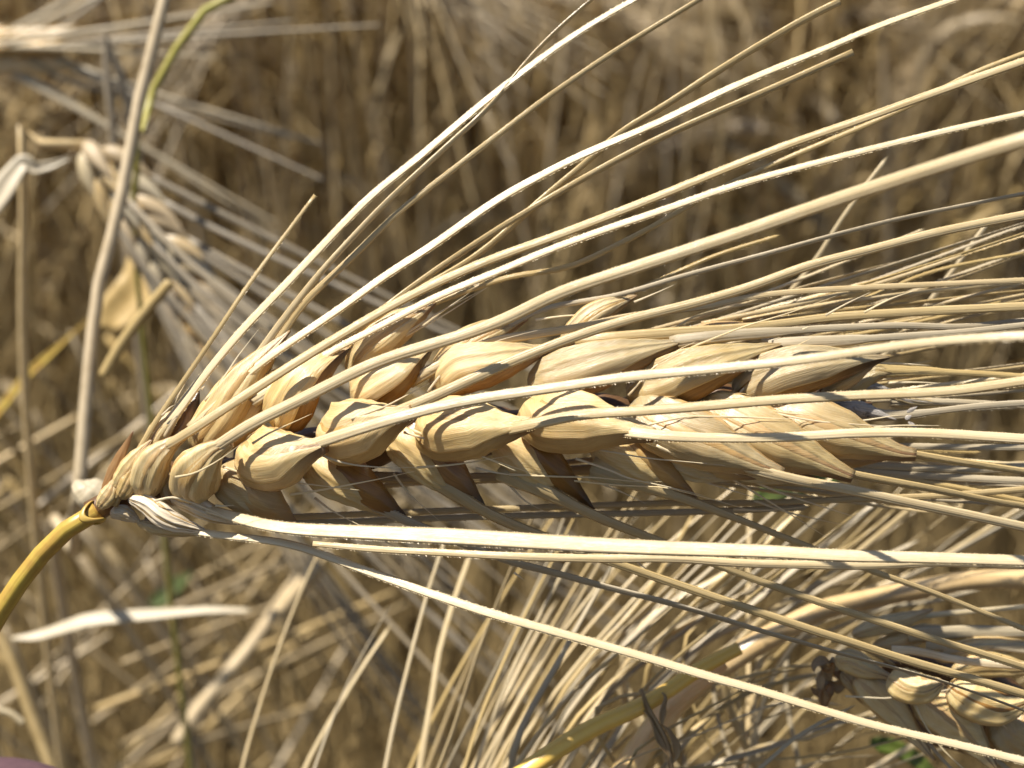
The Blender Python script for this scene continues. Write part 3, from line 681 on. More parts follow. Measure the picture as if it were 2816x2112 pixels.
# --- hair-fine glume bristles
for s, z in [('S 180,1355 290,1335 400,1280 500,1215 582,1152', (7, 9)), ('S 650,1150 760,1080 880,1030 998,975', (7, 8)), ('S 1250,1000 1450,930 1600,850 1752,770', (8, 8)),
             ('S 470,1290 650,1350 880,1385 1100,1410 1290,1432', (3, 5)), ('S 880,1460 1000,1445 1200,1408 1400,1370 1635,1318', (3, 5)), ('S 1060,1215 1180,1262 1300,1285 1480,1298 1660,1295', (6, 6)),
             ('S 1650,1296 1900,1275 2212,1225', (4, 6)), ('S 1570,1080 1700,1120 1900,1172 2100,1250 2240,1310', (5, 7)), ('S 2010,1298 2080,1318 2212,1340 2300,1345', (3, 3)),
             ('S 425,1527 470,1530 532,1526', (3, 3)), ('S 60,1498 130,1472 220,1485 350,1535 470,1590 575,1640', (3.5, 3.5)), ('S 360,890 450,790 560,620 684,460', (2, 1)),
             ('S 390,900 430,810 470,740', (2, 2)), ('S 100,980 150,930 180,915', (2, 2)), ('S 340,820 360,800', (1, 1)), ('S 1560,500 1730,385 1900,290 2070,205', (-1, -2)), ('S 1640,470 1780,365 1960,240', (-2, -2)),
             ('S 1030,1480 1120,1550 1250,1622 1330,1659', (0, 1)), ('S 1510,1330 1580,1430 1660,1510 1780,1612', (0, 1)), ('C 150,932 280,975 400,992 600,1025 800,1060 1040,1080 1290,1105', (5, 6)),
             ('C 0,1150 250,1162 500,1168 700,1190 860,1192', (2, 3)), ('C 0,1110 300,1180 600,1210 900,1225 1150,1290 1385,1358', (1, 2)), ('C 960,1140 1150,1205 1300,1250 1430,1292', (0, 0)),
             ('C 380,1060 560,1120 700,1180 860,1210 1100,1268', (3, 2)), ('C 840,985 980,1050 1180,1110 1300,1150', (5, 5)),
             ('C 480,1185 640,1250 770,1312', (0, 0)), ('C 0,1210 90,1300 195,1358', (0, 0)),
             ('D -40,1160 60,1215 180,1290 330,1380 535,1510', (-1, -1)), ('D 80,1175 280,1260 480,1325 695,1392', (-1, -2)), ('D 120,1300 300,1365 450,1400 618,1436', (-2, -2)), ('D 0,1350 200,1355 410,1335', (-2, -2)),
             ('D -60,822 120,826 330,832', (5, 5)), ('D 180,785 340,825 500,850 700,865 895,875', (4, 4)), ('D 180,778 300,800 470,815', (4, 4)), ('D 620,855 780,840 900,815 1000,812', (0, 0)), ('D 800,885 950,872 1170,872', (1, 0)),
             ('D 820,520 950,518 1110,528', (-3, -3)), ('D 880,628 1050,625 1240,635', (-3, -3)),
             ('T 1005,370 1130,300 1265,235', (1, 1)), ('T 1240,352 1400,270 1562,215', (1, 1)), ('T 865,457 910,436', (2, 2)), ('T 690,630 800,570 925,505', (2, 2)), ('T 0,655 200,560 500,440 800,350 1060,255', (2, 1)),
             ('T 70,462 200,375 350,335 600,295 795,284', (-2, -3)), ('T -160,290 -40,240 80,186', (-1, -1)), ('C 130,640 200,540 260,480', (1, 1)), ('C 1300,700 1400,600 1480,540', (1, 1)), ('C 680,700 800,560 960,440 1050,400', (2, 2)),
             ('B 780,680 870,560 1000,470 1200,380 1400,330', (2, 2)), ('B 480,480 640,370 860,250 1110,90', (-1, -2)), ('C 150,270 330,245 560,240', (-2, -2)),
             ('S 170,960 200,860 250,770', (1, 1)), ('S 770,620 800,520 790,500', (0, 0)), ('S 820,580 860,540', (1, 1)), ('B 700,900 900,985 1100,1050 1300,1120 1400,1150', (5, 6)),
             ('G 60,340 200,405', (0, 0)), ('G 250,440 330,460', (0, 0)), ('U 30,470 90,515', (0, 0)), ('U 780,410 840,450', (-1, -1)), ('C 740,880 1000,820 1300,820 1590,835', (5.5, 6))]:
    mb = MB(); SEED += 1
    pts = path3(s, z, 12)
    awn(mb, pts, .00027, .00004, .00018, barbs=False, step=.0006, seed=SEED)
    mb.build('bristle', M['bristle'], ear)
# fine fuzz along the axis and the lower grains
#@@FUZZ
# white withered floret hanging behind the foot of the ear
mb = MB(); spindle(mb, path3('A 40,1220 80,1190 130,1140 160,1080', -26), .0052, thick=.8, prof=ROUND, wrinkle=1)
mb.build('withered_floret', M['leaf_white'], ear)


# ================================================================== barley of the field behind
def stalk_line(r, h, lean, droop, arch=.05):
    """points of a stem from the ground to the foot of its ear; returns points, then the ear's line"""
    az = r.uniform(0, 2 * math.pi); side = Vector((math.cos(az), math.sin(az), 0))
    pts = [Vector((0, 0, 0))]; ang = lean
    n = 10
    for i in range(n):
        pts.append(pts[-1] + (Vector((0, 0, 1)) * math.cos(ang) + side * math.sin(ang)) * (h - arch) / n)
        ang += r.uniform(-.03, .05)
    m = 6
    for i in range(m):
        ang += droop * .6 / m
        pts.append(pts[-1] + (Vector((0, 0, 1)) * math.cos(ang) + side * math.sin(ang)) * arch / m)
    ear_ = [pts[-1].copy()]
    for i in range(6):
        ang += droop * .4 / 6
        ear_.append(ear_[-1] + (Vector((0, 0, 1)) * math.cos(ang) + side * math.sin(ang)) * .075 / 6)
    return pts, ear_, side
def low_tube(V, F, pts, w0, w1, m=4, flat=1.0):
    b = len(V); n = len(pts)
    for i, p in enumerate(pts):
        t = (pts[min(i + 1, n - 1)] - pts[max(i - 1, 0)]).normalized()
        ref = Vector((1, 0, 0)) if abs(t.x) < .8 else Vector((0, 1, 0))
        N = (ref - t * ref.dot(t)).normalized(); B = t.cross(N)
        f = (w0 + (w1 - w0) * i / (n - 1)) * .5
        for j in range(m):
            th = 2 * math.pi * j / m
            V.append(p + B * math.cos(th) * f + N * math.sin(th) * f * flat)
    for i in range(n - 1):
        for j in range(m):
            F.append((b + i * m + j, b + i * m + (j + 1) % m, b + (i + 1) * m + (j + 1) % m, b + (i + 1) * m + j))
def low_grain(V, F, base, tip, width, m=5):
    b = len(V); ax_ = tip - base; t = ax_.normalized()
    ref = Vector((1, 0, 0)) if abs(t.x) < .8 else Vector((0, 1, 0))
    N = (ref - t * ref.dot(t)).normalized(); B = t.cross(N)
    prof = [(0, .2), (.25, .9), (.5, 1), (.8, .55), (1, .08)]
    for s_, q in prof:
        for j in range(m):
            th = 2 * math.pi * j / m
            V.append(base + ax_ * s_ + (B * math.cos(th) + N * math.sin(th)) * width * .5 * q)
    for i in range(len(prof) - 1):
        for j in range(m):
            F.append((b + i * m + j, b + i * m + (j + 1) % m, b + (i + 1) * m + (j + 1) % m, b + (i + 1) * m + j))
def low_blade(V, F, pts, w_, r, fold=.3):
    b = len(V); n = len(pts); ph = r.uniform(0, 6.28); tw = r.uniform(-2.5, 2.5)
    for i, p in enumerate(pts):
        s_ = i / (n - 1)
        t = (pts[min(i + 1, n - 1)] - pts[max(i - 1, 0)]).normalized()
        ref = Vector((math.cos(ph), math.sin(ph), .1))
        N = (ref - t * ref.dot(t)).normalized(); B = t.cross(N)
        a = tw * s_; B2 = B * math.cos(a) + N * math.sin(a); N2 = t.cross(B2)
        f = w_ * .5 * (math.sin(math.pi * min(1, s_ * .8 + .2)) ** .6 + .05)
        V += [p - B2 * f + N2 * f * fold, p, p + B2 * f + N2 * f * fold, p + N2 * .0002]
    for i in range(n - 1):
        for j, k in ((0, 1), (1, 2), (2, 3), (3, 0)):
            F.append((b + i * 4 + j, b + i * 4 + k, b + (i + 1) * 4 + k, b + (i + 1) * 4 + j))
def plant_geo(r, h, lean, droop, hi=True, leaves=1, awns=True):
    pts, er, side = stalk_line(r, h, lean, droop)
    sv, sf = [], []; low_tube(sv, sf, pts, .0026, .0014, 6 if hi else 3)
    lv, lf = [], []; blades = []
    for k in range(leaves):
        if hi: lv, lf = [], []; blades.append((lv, lf))
        i = r.randrange(3, 9); az = r.uniform(0, 6.28); d = Vector((math.cos(az), math.sin(az), 0)); L = r.uniform(.08, .17)
        p = pts[i].copy(); a = r.uniform(.1, .5); q = [p.copy()]
        fall = r.uniform(.8, 2.8)
        for j in range(8 if hi else 4):
            st_ = L / (8 if hi else 4)
            q.append(q[-1] + (Vector((0, 0, 1)) * math.cos(a) + d * math.sin(a)) * st_); a += fall / (8 if hi else 4)
        low_blade(lv, lf, q, r.uniform(.004, .009), r)
    ev, ef = [], []; av, af = [], []
    ns = 12 if hi else 5
    low_tube(ev, ef, er, .0035, .002, 4)
    for i in range(ns):
        s_ = i / ns * (len(er) - 1.01); k = int(s_); p = er[k].lerp(er[k + 1], s_ - k); t = (er[k + 1] - er[k]).normalized()
        o1 = t.orthogonal().normalized(); o1.rotate(Matrix.Rotation(i * .4, 3, t))
        for q in ((0, math.pi) if not hi else (0, 2.1, 4.2)):
            sdv = o1.copy(); sdv.rotate(Matrix.Rotation(q + (i % 2) * math.pi / 3, 3, t))
            dr = (t + sdv * .42).normalized()
            gl = .0105 if hi else .016
            b_ = p + sdv * .001; tp = b_ + dr * gl
            low_grain(ev, ef, b_, tp, 0.0036 if hi else .0046, 5 if hi else 3)
            if awns and (hi or q == 0 or i % 2):
                d2 = (t + sdv * r.uniform(.12, .34)).normalized(); al = r.uniform(.07, .12) * (1.1 - .3 * i / ns)
                ap = [tp - dr * .002]; dd = dr.copy()
                for j in range(5 if hi else 3):
                    dd = (dd * .45 + d2 * .55).normalized(); ap.append(ap[-1] + dd * al / (5 if hi else 3))
                low_tube(av, af, ap, .0008 if hi else .0010, .0004, 3)
    return dict(stem=(sv, sf), leaf=blades if hi else (lv, lf), ear=(ev, ef), awns=(av, af))
def to_mesh(name, vf, mat, uvscale=1000.0):
    me = bpy.data.meshes.new(name)
    me.from_pydata([tuple(v) for v in vf[0]], [], vf[1])
    me.polygons.foreach_set('use_smooth', [True] * len(me.polygons))
    add_uv(me); me.materials.append(mat)
    return me
def add_uv(me):
    n = len(me.loops); li = np.empty(n, np.int32); me.loops.foreach_get('vertex_index', li)
    co = np.empty(len(me.vertices) * 3, np.float32); me.vertices.foreach_get('co', co); co = co.reshape(-1, 3) * 1000
    uv = np.stack([co[:, 2], co[:, 0] + co[:, 1]], 1)[li]
    for nm in ('mm', 'unit'):
        l = me.uv_layers.new(name=nm); l.data.foreach_set('uv', uv.ravel())
KINDS = [('upright', .0, .5, 'slender straw-coloured barley stalk standing upright in the blurred field behind the sharp ear', 'upright barley stalks of the blurred field'),
         ('nodding', .06, 2.3, 'straw-coloured barley stalk with a nodding ear in the blurred field behind the sharp ear', 'nodding barley stalks of the blurred field'),
         ('leaning', .30, 1.4, 'straw-coloured barley stalk leaning sideways in the blurred field behind the sharp ear', 'leaning barley stalks of the blurred field')]
variants = []
vr = random.Random(5)
for kname, lean, droop, lab, grp in KINDS:
    for q in range(5):
        g_ = plant_geo(vr, vr.uniform(.56, .80), lean + vr.uniform(-.04, .06), droop + vr.uniform(-.4, .5), True, leaves=vr.choice((1, 2, 2)))
        ms_ = []
        for p, vf in g_.items():
            for v1 in (vf if p == 'leaf' else [vf]): ms_.append((p, to_mesh('field_' + p, v1, M[{'stem': 'straw_bg', 'leaf': 'leaf_bg', 'ear': 'ear_bg', 'awns': 'straw_bg'}[p]])))
        variants.append((kname, lab, grp, ms_))
def inside(x, y, pad=0.0):
    return abs(x) < y * .40 + .05 + pad
pr_ = random.Random(21)
spots = []
while len(spots) < 290:
    y = FIELD0 + (1.45 - FIELD0) * pr_.random() ** .85
    x = pr_.uniform(-1, 1) * (y * .42 + .06)
    if y < .50 and x < .02: continue
    spots.append((x, y))
protos = {}
for x, y in spots:
    vi = pr_.choices(range(15), weights=[4] * 5 + [1.8] * 5 + [1.4] * 5)[0]
    kname, lab, grp, meshes = variants[vi]
    rz = pr_.uniform(0, 6.28); scl = pr_.uniform(.86, 1.1)
    t = thing('barley_stalk', lab, 'barley stalk', (x, y, 0), grp)
    t.rotation_euler = (0, 0, rz); t.scale = (scl, scl, scl)
    for p, me in meshes:
        o = bpy.data.objects.new(p, me); COL.objects.link(o); o.parent = t
        if p == 'awns': o['kind'] = 'stuff'
# the rest of the field as one mass
def mass(name, zones, seed):
    r = random.Random(seed)
    base = []
    for q in range(14):
        kk = KINDS[r.choices((0, 1, 2), weights=(5, 2, 2))[0]]
        g_ = plant_geo(r, r.uniform(.56, .82), kk[1] + r.uniform(-.05, .08), kk[2] + r.uniform(-.4, .5), False, leaves=r.choice((1, 2)))
        V = []; F = []; MI = []
        for k, p in enumerate(('stem', 'leaf', 'ear', 'awns')):
            v, f = g_[p]; b = len(V); V += v; F += [tuple(i + b for i in q2) for q2 in f]; MI += [k] * len(f)
        base.append((np.array([tuple(v) for v in V], np.float32), np.array(F, np.int32), np.array(MI, np.int32)))
    Vs = []; Fs = []; Ms = []; off = 0
    for area in [a for a in zones for _ in range(a[0])]:
        while True:
            x = r.uniform(area[1], area[2]); y = r.uniform(area[3], area[4])
            if area[5](x, y): break
        v, f, mi = base[r.randrange(14)]
        a = r.uniform(0, 6.28); c, s_ = math.cos(a), math.sin(a); k = r.uniform(.85, 1.12)
        q = np.stack([v[:, 0] * c - v[:, 1] * s_, v[:, 0] * s_ + v[:, 1] * c, v[:, 2]], 1) * k + np.array([x, y, 0], np.float32)
        Vs.append(q); Fs.append(f + off); Ms.append(mi); off += len(q)
    V = np.concatenate(Vs).astype(np.float32); F = np.concatenate(Fs); MI = np.concatenate(Ms)
    me = bpy.data.meshes.new(name)
    me.vertices.add(len(V)); me.vertices.foreach_set('co', V.ravel())
    me.loops.add(F.size); me.loops.foreach_set('vertex_index', F.ravel())
    me.polygons.add(len(F)); me.polygons.foreach_set('loop_start', np.arange(0, F.size, 4, dtype=np.int32))
    me.polygons.foreach_set('material_index', MI)
    for k in ('straw_bg', 'leaf_bg', 'ear_bg', 'straw_bg'): me.materials.append(M[k])
    me.update(calc_edges=True)
    add_uv(me)
    o = bpy.data.objects.new(name, me); COL.objects.link(o); o['kind'] = 'stuff'
    return o
def far_ok(x, y):
    if y < 1.0 and inside(x, y, .02): return False
    return y > .55 or abs(x) > .55
near_ok = lambda x, y: abs(x) < y * .45 + .1
fm = mass('barley_field', [(2300, -1.2, 1.2, .90, 2.0, near_ok), (1150, -2.2, 2.2, .30, 4.0, far_ok)], 77)
fm['label'] = 'mass of dry barley stalks filling the field out of focus'
# litter of broken straw on the soil
r = random.Random(9); V = []; F = []
for i in range(2600):
    x = r.uniform(-1.0, 1.0); y = r.uniform(.05, 2.0); z = r.uniform(.003, .05); a = r.uniform(0, 6.28); L = r.uniform(.03, .16)
    d = Vector((math.cos(a), math.sin(a), r.uniform(-.15, .3))) * L
    low_tube(V, F, [Vector((x, y, z)), Vector((x, y, z)) + d * .5 + Vector((0, 0, r.uniform(-.003, .006))), Vector((x, y, z)) + d], r.uniform(.0015, .0035), .0015, 3)
lit = bpy.data.objects.new('straw_litter', to_mesh('straw_litter', (V, F), M['litter'])); COL.objects.link(lit); lit['kind'] = 'stuff'

# thin broken stems and blades standing and leaning in front of the taller barley
r = random.Random(19); V = []; F = []
for i in range(4600):
    y = r.uniform(.42, 1.15); x = r.uniform(-1, 1) * (y * .45 + .12); z0 = r.uniform(-.02, .26) * r.random() ** .5; tl = r.gauss(0, .42); az = r.uniform(0, 6.28); L = r.uniform(.10, .34)
    d = Vector((math.sin(tl) * math.cos(az), math.sin(tl) * math.sin(az), math.cos(tl))) * L
    b_ = Vector((x, y, max(z0, 0))); k_ = Vector((r.uniform(-.012, .012), r.uniform(-.012, .012), 0))
    low_tube(V, F, [b_, b_ + d * .35 + k_ * .7, b_ + d * .7 + k_, b_ + d], r.uniform(.0009, .0024), .0008, 3)
Vc, Fc = [], []
for i in range(3600):
    y = r.uniform(.80, 1.7); x = r.uniform(-1, 1) * (y * .45 + .1); z0 = r.uniform(.15, .60); tl = r.gauss(0, .5); az = r.uniform(0, 6.28); L = r.uniform(.08, .26)
    d = Vector((math.sin(tl) * math.cos(az), math.sin(tl) * math.sin(az), math.cos(tl))) * L
    b_ = Vector((x, y, z0)); k_ = Vector((r.uniform(-.012, .012), r.uniform(-.012, .012), 0))
    low_tube(Vc, Fc, [b_, b_ + d * .5 + k_, b_ + d], r.uniform(.0012, .0030), .0008, 3)
cb = bpy.data.objects.new('straw_debris', to_mesh('straw_debris', (Vc, Fc), M['straw_bg'])); COL.objects.link(cb); cb['kind'] = 'stuff'
ug = bpy.data.objects.new('straw_undergrowth', to_mesh('straw_undergrowth', (V, F), M['brown_straw'])); COL.objects.link(ug); ug['kind'] = 'stuff'
# ================================================================== things close behind the ear, half in focus
def down_to_ground(p, dx=0.0, dy=.06):
    return [p + Vector((dx * .3, dy * .3, -p.z * .35)), Vector((p.x + dx, p.y + dy, 0))]
def z_of(dist_mm): return (FD * 1000 - dist_mm)

# upright straw at the edge of the picture
mb = MB(); zz = -80
a_ = path3('F 372,-90 355,0 328,110 300,215 268,400 240,520 213,610 195,760 183,900 170,1070', (zz, zz), 30)
a_ = a_ + [P(205, 1500, -115), P(215, 1900, -190), Vector((P(215, 1900, -190).x, P(215, 1900, -190).y + .06, 0))]
st_ = thing('straw_stem', 'tall plain straw stem crossing upright behind the foot of the sharp ear', 'straw', a_[-1])
tube(mb, a_, .0024, .0028, n=90, m=14, wob=.05, keys=[(0, .0019), (.25, .0023), (.42, .0023), (.5, .0027), (.56, .0025), (1, .0032)])
mb.build('stem', M['straw_bg'], st_)
# olive stem arching over at the top
mb = MB(); zz = -100
a_ = path3('L 2500,-260 2180,-120 1990,-30 1860,20 1740,130 1560,380 1430,580 1320,800 1240,1050 1190,1300', (zz, zz), 20)
a_ = a_ + [a_[-1] + Vector((-.005, .01, -.08)), Vector((a_[-1].x - .01, a_[-1].y + .05, 0))]
st_ = thing('bowed_straw', 'thin olive green stem bowing over beside the tall plain straw stem', 'stem', a_[-1])
tube(mb, a_, .0022, .0022, n=80, m=12, wob=.05, keys=[(0, .0018), (.06, .0013), (.12, .0010), (.5, .0015), (1, .0022)])
mb.build('stem', M['stem_green'], st_)

def blurred_ear(label, foot, line, z, wpx, n, stem_path, awn_dirs, name='blurred_ear', mats=('straw_bg', 'ear_bg'), awn_w=.0008, seed=1, body=('palea', 'lemma_shaded'), skip=0.0, alen=(.07, .12), wgrain=.0036, amats=('awn_grey', 'awn', 'straw_bg')):
    """an ear out of focus: two rows of grains along a traced line, each grain with its bristle"""
    r = random.Random(seed)
    c = path3(line, z, 0)
    pts, tot = spline(c, 40)
    base = thing(name, label, 'barley ear', pts[0])
    mb = MB(); tube(mb, stem_path, .0019, n=60, m=10, wob=.04)
    mb.build('stem', M[mats[0]], base)
    mb = MB(); tube(mb, pts, .002, .0012, n=30, m=6); mb.build('rachis', M[mats[1]], base)
    for i in range(n):
        for sd in (-1, 1, 0):
            s_ = (i + .3 * sd) / n
            if not 0 <= s_ < 1: continue
            k = int(s_ * 39); p = pts[k]; t = (pts[k + 1] - pts[k]).normalized()
            sdv = t.cross(TOCAM).normalized() * sd + TOCAM * (.9 if sd == 0 else .25)
            dr = (t + sdv.normalized() * .45).normalized()
            mb = MB(); gl = .0105 * r.uniform(.9, 1.1)
            b_ = p + sdv * .0012
            spindle(mb, [b_, b_ + dr * gl * .5 + sdv * .0006, b_ + dr * gl], wgrain * r.uniform(.9, 1.1), prof=PLUMP, n=12, m=12, nerves=0, seed=i)
            g_ = mb.build('kernel', M[r.choice(body)], base)
            if r.random() < skip: continue
            spread = awn_dirs[0] + (awn_dirs[1] - awn_dirs[0]) * ((-sd + 1) / 2 * .7 + r.random() * .3)
            ad = (RTCAM * math.cos(spread) + UPCAM * math.sin(spread) + TOCAM * r.uniform(-.15, .12)).normalized()
            tp = b_ + dr * gl * .95; q = [tp - dr * .002]; dd = dr.copy(); L = r.uniform(*alen)
            for j in range(7):
                dd = (dd * .5 + ad * .5).normalized(); q.append(q[-1] + dd * L / 7)
            mb = MB(); awn(mb, q, awn_w * 1.2, awn_w * .5, awn_w, barbs=False, step=.004, seed=i + seed)
            mb.build('awn', M[r.choice(amats)], g_)
    return base
# nodding ear just behind the tall straw: arched amber neck, pale first grains, grey bristles falling to the right
nk = path3('L 205,1480 230,1400 300,1290 430,1190 600,1145 700,1180 760,1260', (-110, -110))
nk = [Vector((nk[0].x - .03, nk[0].y + .05, 0)), nk[0] + Vector((-.012, .01, -.12))] + nk
e2 = blurred_ear('nodding blurred ear with grey bristles and an arched amber neck behind the tall straw stem', None,
                 'L 760,1250 860,1370 990,1550 1150,1800 1400,2150 1650,2550', (-110, -112), 60, 7, nk, (-.80, -.35), seed=3, skip=.6, amats=('awn_shaded',), body=('lemma_shaded', 'leaf_white', 'ear_bg'), awn_w=.0010)
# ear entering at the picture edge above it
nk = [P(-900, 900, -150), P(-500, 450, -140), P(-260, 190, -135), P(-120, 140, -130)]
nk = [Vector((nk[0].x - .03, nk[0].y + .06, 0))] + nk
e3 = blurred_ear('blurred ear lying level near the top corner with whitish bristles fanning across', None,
                 'L -380,430 -100,440 150,450 400,440 560,440', (-190, -190), 60, 8, nk, (-.6, .75), seed=4, skip=.5, amats=('awn_shaded', 'awn_grey'), alen=(.05, .085),  body=('lemma_shaded', 'lemma'), awn_w=.0011)
# dark hanging ear between the first two
nk = [P(560, 760, -170), P(470, 560, -168), P(400, 520, -168), P(340, 620, -170)]
nk = [Vector((nk[-1].x, nk[-1].y + .05, 0)), nk[-1], nk[-2], P(370, 530, -168), P(380, 545, -166)]
e4 = blurred_ear('dull brown blurred ear hanging diagonally, the lowest behind the tall straw stem', None,
                 'M 1150,560 1350,850 1600,1300 1900,1800 2100,2200', (-150, -155), 60, 9, nk, (-1.0, -.55), seed=6, amats=('awn_shaded',), body=('ear_bg', 'ear_bg', 'palea'), awn_w=.0009, wgrain=.0044)

def one_blade(name, label, cat, s, z, w_mm, mat, keys=None, sig=0, roll=0.0, twist=0.0, fold=.25, seed=0, extra=None):
    pts = path3(s, z, sig)
    if extra: pts = extra(pts)
    mb = MB(); w_ = w_mm * .001
    blade(mb, pts, [(a, b * w_) for a, b in (keys or [(0, .4), (.15, 1), (.6, .9), (1, .1)])], roll=R(roll), twist=R(twist), fold=fold, seed=seed)
    o = mb.build(name, M[mat], None, origin=pts[0]); tag(o, label, cat)
    return o
one_blade('dry_leaf', 'pale leaf folded at a sharp bend beside the amber neck of the nodding ear', 'leaf', 'M -120,600 0,440 110,270 215,150 300,200 450,170 600,110', (-100, -104), 4.2, 'leaf_white', [(0, .9), (.3, 1), (.48, .8), (.52, .75), (.8, .4), (1, .12)], fold=.4)
one_blade('dead_leaf', 'pale dead leaf lying almost level below the bend of the yellow stem', 'leaf', 'H 60,1010 180,1000 300,965 450,920 650,900 850,885 1050,870 1250,872', (-120, -120), 2.9, 'leaf_white', [(0, .2), (.12, .7), (.3, 1), (.5, .85), (.8, .5), (1, .3)], fold=.1, roll=-35)
one_blade('leaf_sheath', 'broad beige leaf sheath behind the yellow cut straw end', 'leaf', 'M 1180,420 1240,700 1260,1000 1200,1250 1000,1480 960,1600', (-175, -170), 9.5, 'leaf_bg', [(0, .25), (.4, .75), (.7, 1), (.9, .9), (1, .5)], fold=.2)
one_blade('grass_blade', 'green grass blade slanting up over the pale dead leaf', 'grass blade', 'H 760,850 830,790 960,680', (-240, -250), 5, 'green')
one_blade('grass_blade', 'thin olive grass blade slanting near the edge beside the tall straw stem', 'grass blade', 'F -60,960 0,885 60,810 130,745 190,690', (-150, -150), 1.8, 'stem_gold')
one_blade('grass_blade', 'bright green grass blade seen beneath the last grains of the sharp ear', 'grass blade', 'T 560,1520 700,1430 850,1390 1000,1350 1180,1240 1300,1200', (-60, -80), 4, 'green')
one_blade('grass_blade', 'green grass blade beside the brown weed in the lower corner', 'grass blade', 'E 780,1500 960,1560 1080,1640 1200,1750', (-60, -60), 2.5, 'green')
def cut_straw(label, s, z, w_mm, mat, ground_dx=-.03):
    pts = path3(s, z)
    mb = MB(); tube(mb, pts, w_mm * .001, w_mm * .0011, n=40, m=12, wob=.08)
    o = mb.build('cut_straw', M[mat], None, origin=pts[0]); tag(o, label, 'straw', 'cut straws behind the ear'); return o
cut_straw('yellow straw with a blunt cut end beside the tall plain straw stem', 'M 1480,1190 1300,1400 1130,1620 1010,1800 900,2000', (-75, -77), 1.7, 'awn_gold')
cut_straw('pale straw with a bright broken end under the pale dead leaf', 'H 880,1530 980,1380 1100,1230 1250,1050 1500,700', (-200, -210), 3.0, 'straw_bg')
cut_straw('short blurred straw slanting up just past the tip of the pale dead leaf', 'H 1400,880 1480,780 1600,640', (-150, -150), 3.2, 'straw_bg')
cut_straw('grey straw slanting down at the lower corner above the maroon cloth', 'H -80,850 60,1130 150,1380 220,1560 280,1720', (-130, -130), 2.2, 'straw_bg')
cut_straw('curled pale straw end at the lower edge beside the slanting grey straw', 'H -60,1350 0,1370 60,1390 115,1435', (-90, -90), 1.0, 'leaf_white')

fr_ = random.Random(31)
for i in range(90):
    x = fr_.uniform(-150, 950); y = fr_.uniform(1130, 2150); zz = -fr_.uniform(200, 360)
    a = R(fr_.uniform(38, 68)) if fr_.random() < .62 else -R(fr_.uniform(15, 60)); L = fr_.uniform(350, 900)
    c_, s_ = math.cos(a), math.sin(a)
    p = [P(x - c_ * L / 2, y - s_ * L / 2, zz + 15), P(x + fr_.uniform(-12, 12), y + fr_.uniform(-12, 12), zz), P(x + c_ * L / 2, y + s_ * L / 2, zz - 15)]
    if min(q.z for q in p) < .01: continue
    mb = MB(); w_ = fr_.uniform(.0009, .0021); tube(mb, p, w_, w_ * .7, n=10, m=6)
    o = mb.build('fallen_straw', M[fr_.choice(('straw_bg', 'brown_straw', 'brown_straw', 'leaf_bg'))], None, origin=p[0])
    tag(o, 'thin broken straw tangled in the shaded undergrowth below the foot of the ear', 'straw', 'broken straws tangled in the undergrowth')
# cloth at the corner
mb = MB()
tube(mb, [P(-420, 2250, -30), P(-60, 2180, -28), P(120, 2202, -28), P(330, 2275, -30), P(620, 2500, -34)], .0085, n=40, m=24, wob=.3, flat=.8)
o = mb.build('maroon_cloth', M['cloth'], None, origin=P(-60, 2250, -28)); tag(o, 'dull maroon cloth edge out of focus in the bottom corner', 'cloth')

# straws and bristles at the lower right
def long_straw(name, label, cat, s, z, keys, mat, sig=30, part='stem', grooves=11):
    pts = path3(s, z, sig)
    t = thing(name, label, cat, pts[0])
    mb = MB(); tube(mb, pts, .002, n=110, m=20, grooves=grooves, wob=.06, keys=[(a, b * .001) for a, b in keys])
    mb.build(part, M[mat], t); return t
t = long_straw('arched_straw', 'thick tan straw arching behind the lower bristles toward the edge, with shiny patches', 'straw',
           'U 700,1700 860,1480 960,1330 1080,1200 1300,1030 1500,905 1700,800 1900,690 | E 480,800 700,710 1000,650 1300,592 1480,578 1659,582 1900,600', (-24, -27, -30, -30), [(0, 2.6), (.3, 3.0), (.45, 2.7), (.7, 2.3), (1, 2.6)], 'stem_tan')
mb = MB(); hp = path3('U 620,1800 780,1560 900,1390 1020,1240 1180,1120 1320,1030', (-19, -20), 30)
blade(mb, hp, [(0, .0034), (.5, .0032), (.85, .0022), (1, .0008)], fold=-.5, roll=R(-25), twist=R(10))
mb.build('sheath', M['lemma'], t)
t = long_straw('yellow_straw', 'vivid yellow straw slanting up through the lower bristles', 'straw',
           'U -60,1800 100,1680 300,1540 480,1430 650,1350 800,1290 950,1200 1150,1060 1400,930', (-10, -18), [(0, 2.2), (.25, 2.1), (.5, 2.0), (.65, 1.8), (1, 1.6)], 'stem_yellow')
# brown dried weed
wp = path3('U 800,1180 850,1300 920,1420 970,1530 985,1659 980,1900', (-14, -14))
wd = thing('dried_weed', 'small brown dried weed with curled leaves before the vivid yellow straw', 'weed', wp[-1])
mb = MB(); tube(mb, wp, .0005, .0007, n=30, m=6, wob=.5); mb.build('stem', M['weed'], wd)
for s, wv in [('U 930,1400 925,1300 945,1230 930,1200', .9), ('U 985,1600 900,1480 860,1370 820,1310', .9), ('U 985,1640 1010,1560 960,1440 930,1400', 1.2), ('U 850,1330 820,1260 800,1190', .6)]:
    mb = MB(); blade(mb, path3(s, -14), [(0, .0002), (.4, wv * .001), (.75, wv * .0008), (1, .0001)], n=16, fold=.7, twist=R(90)); mb.build('leaf', M['weed'], wd)

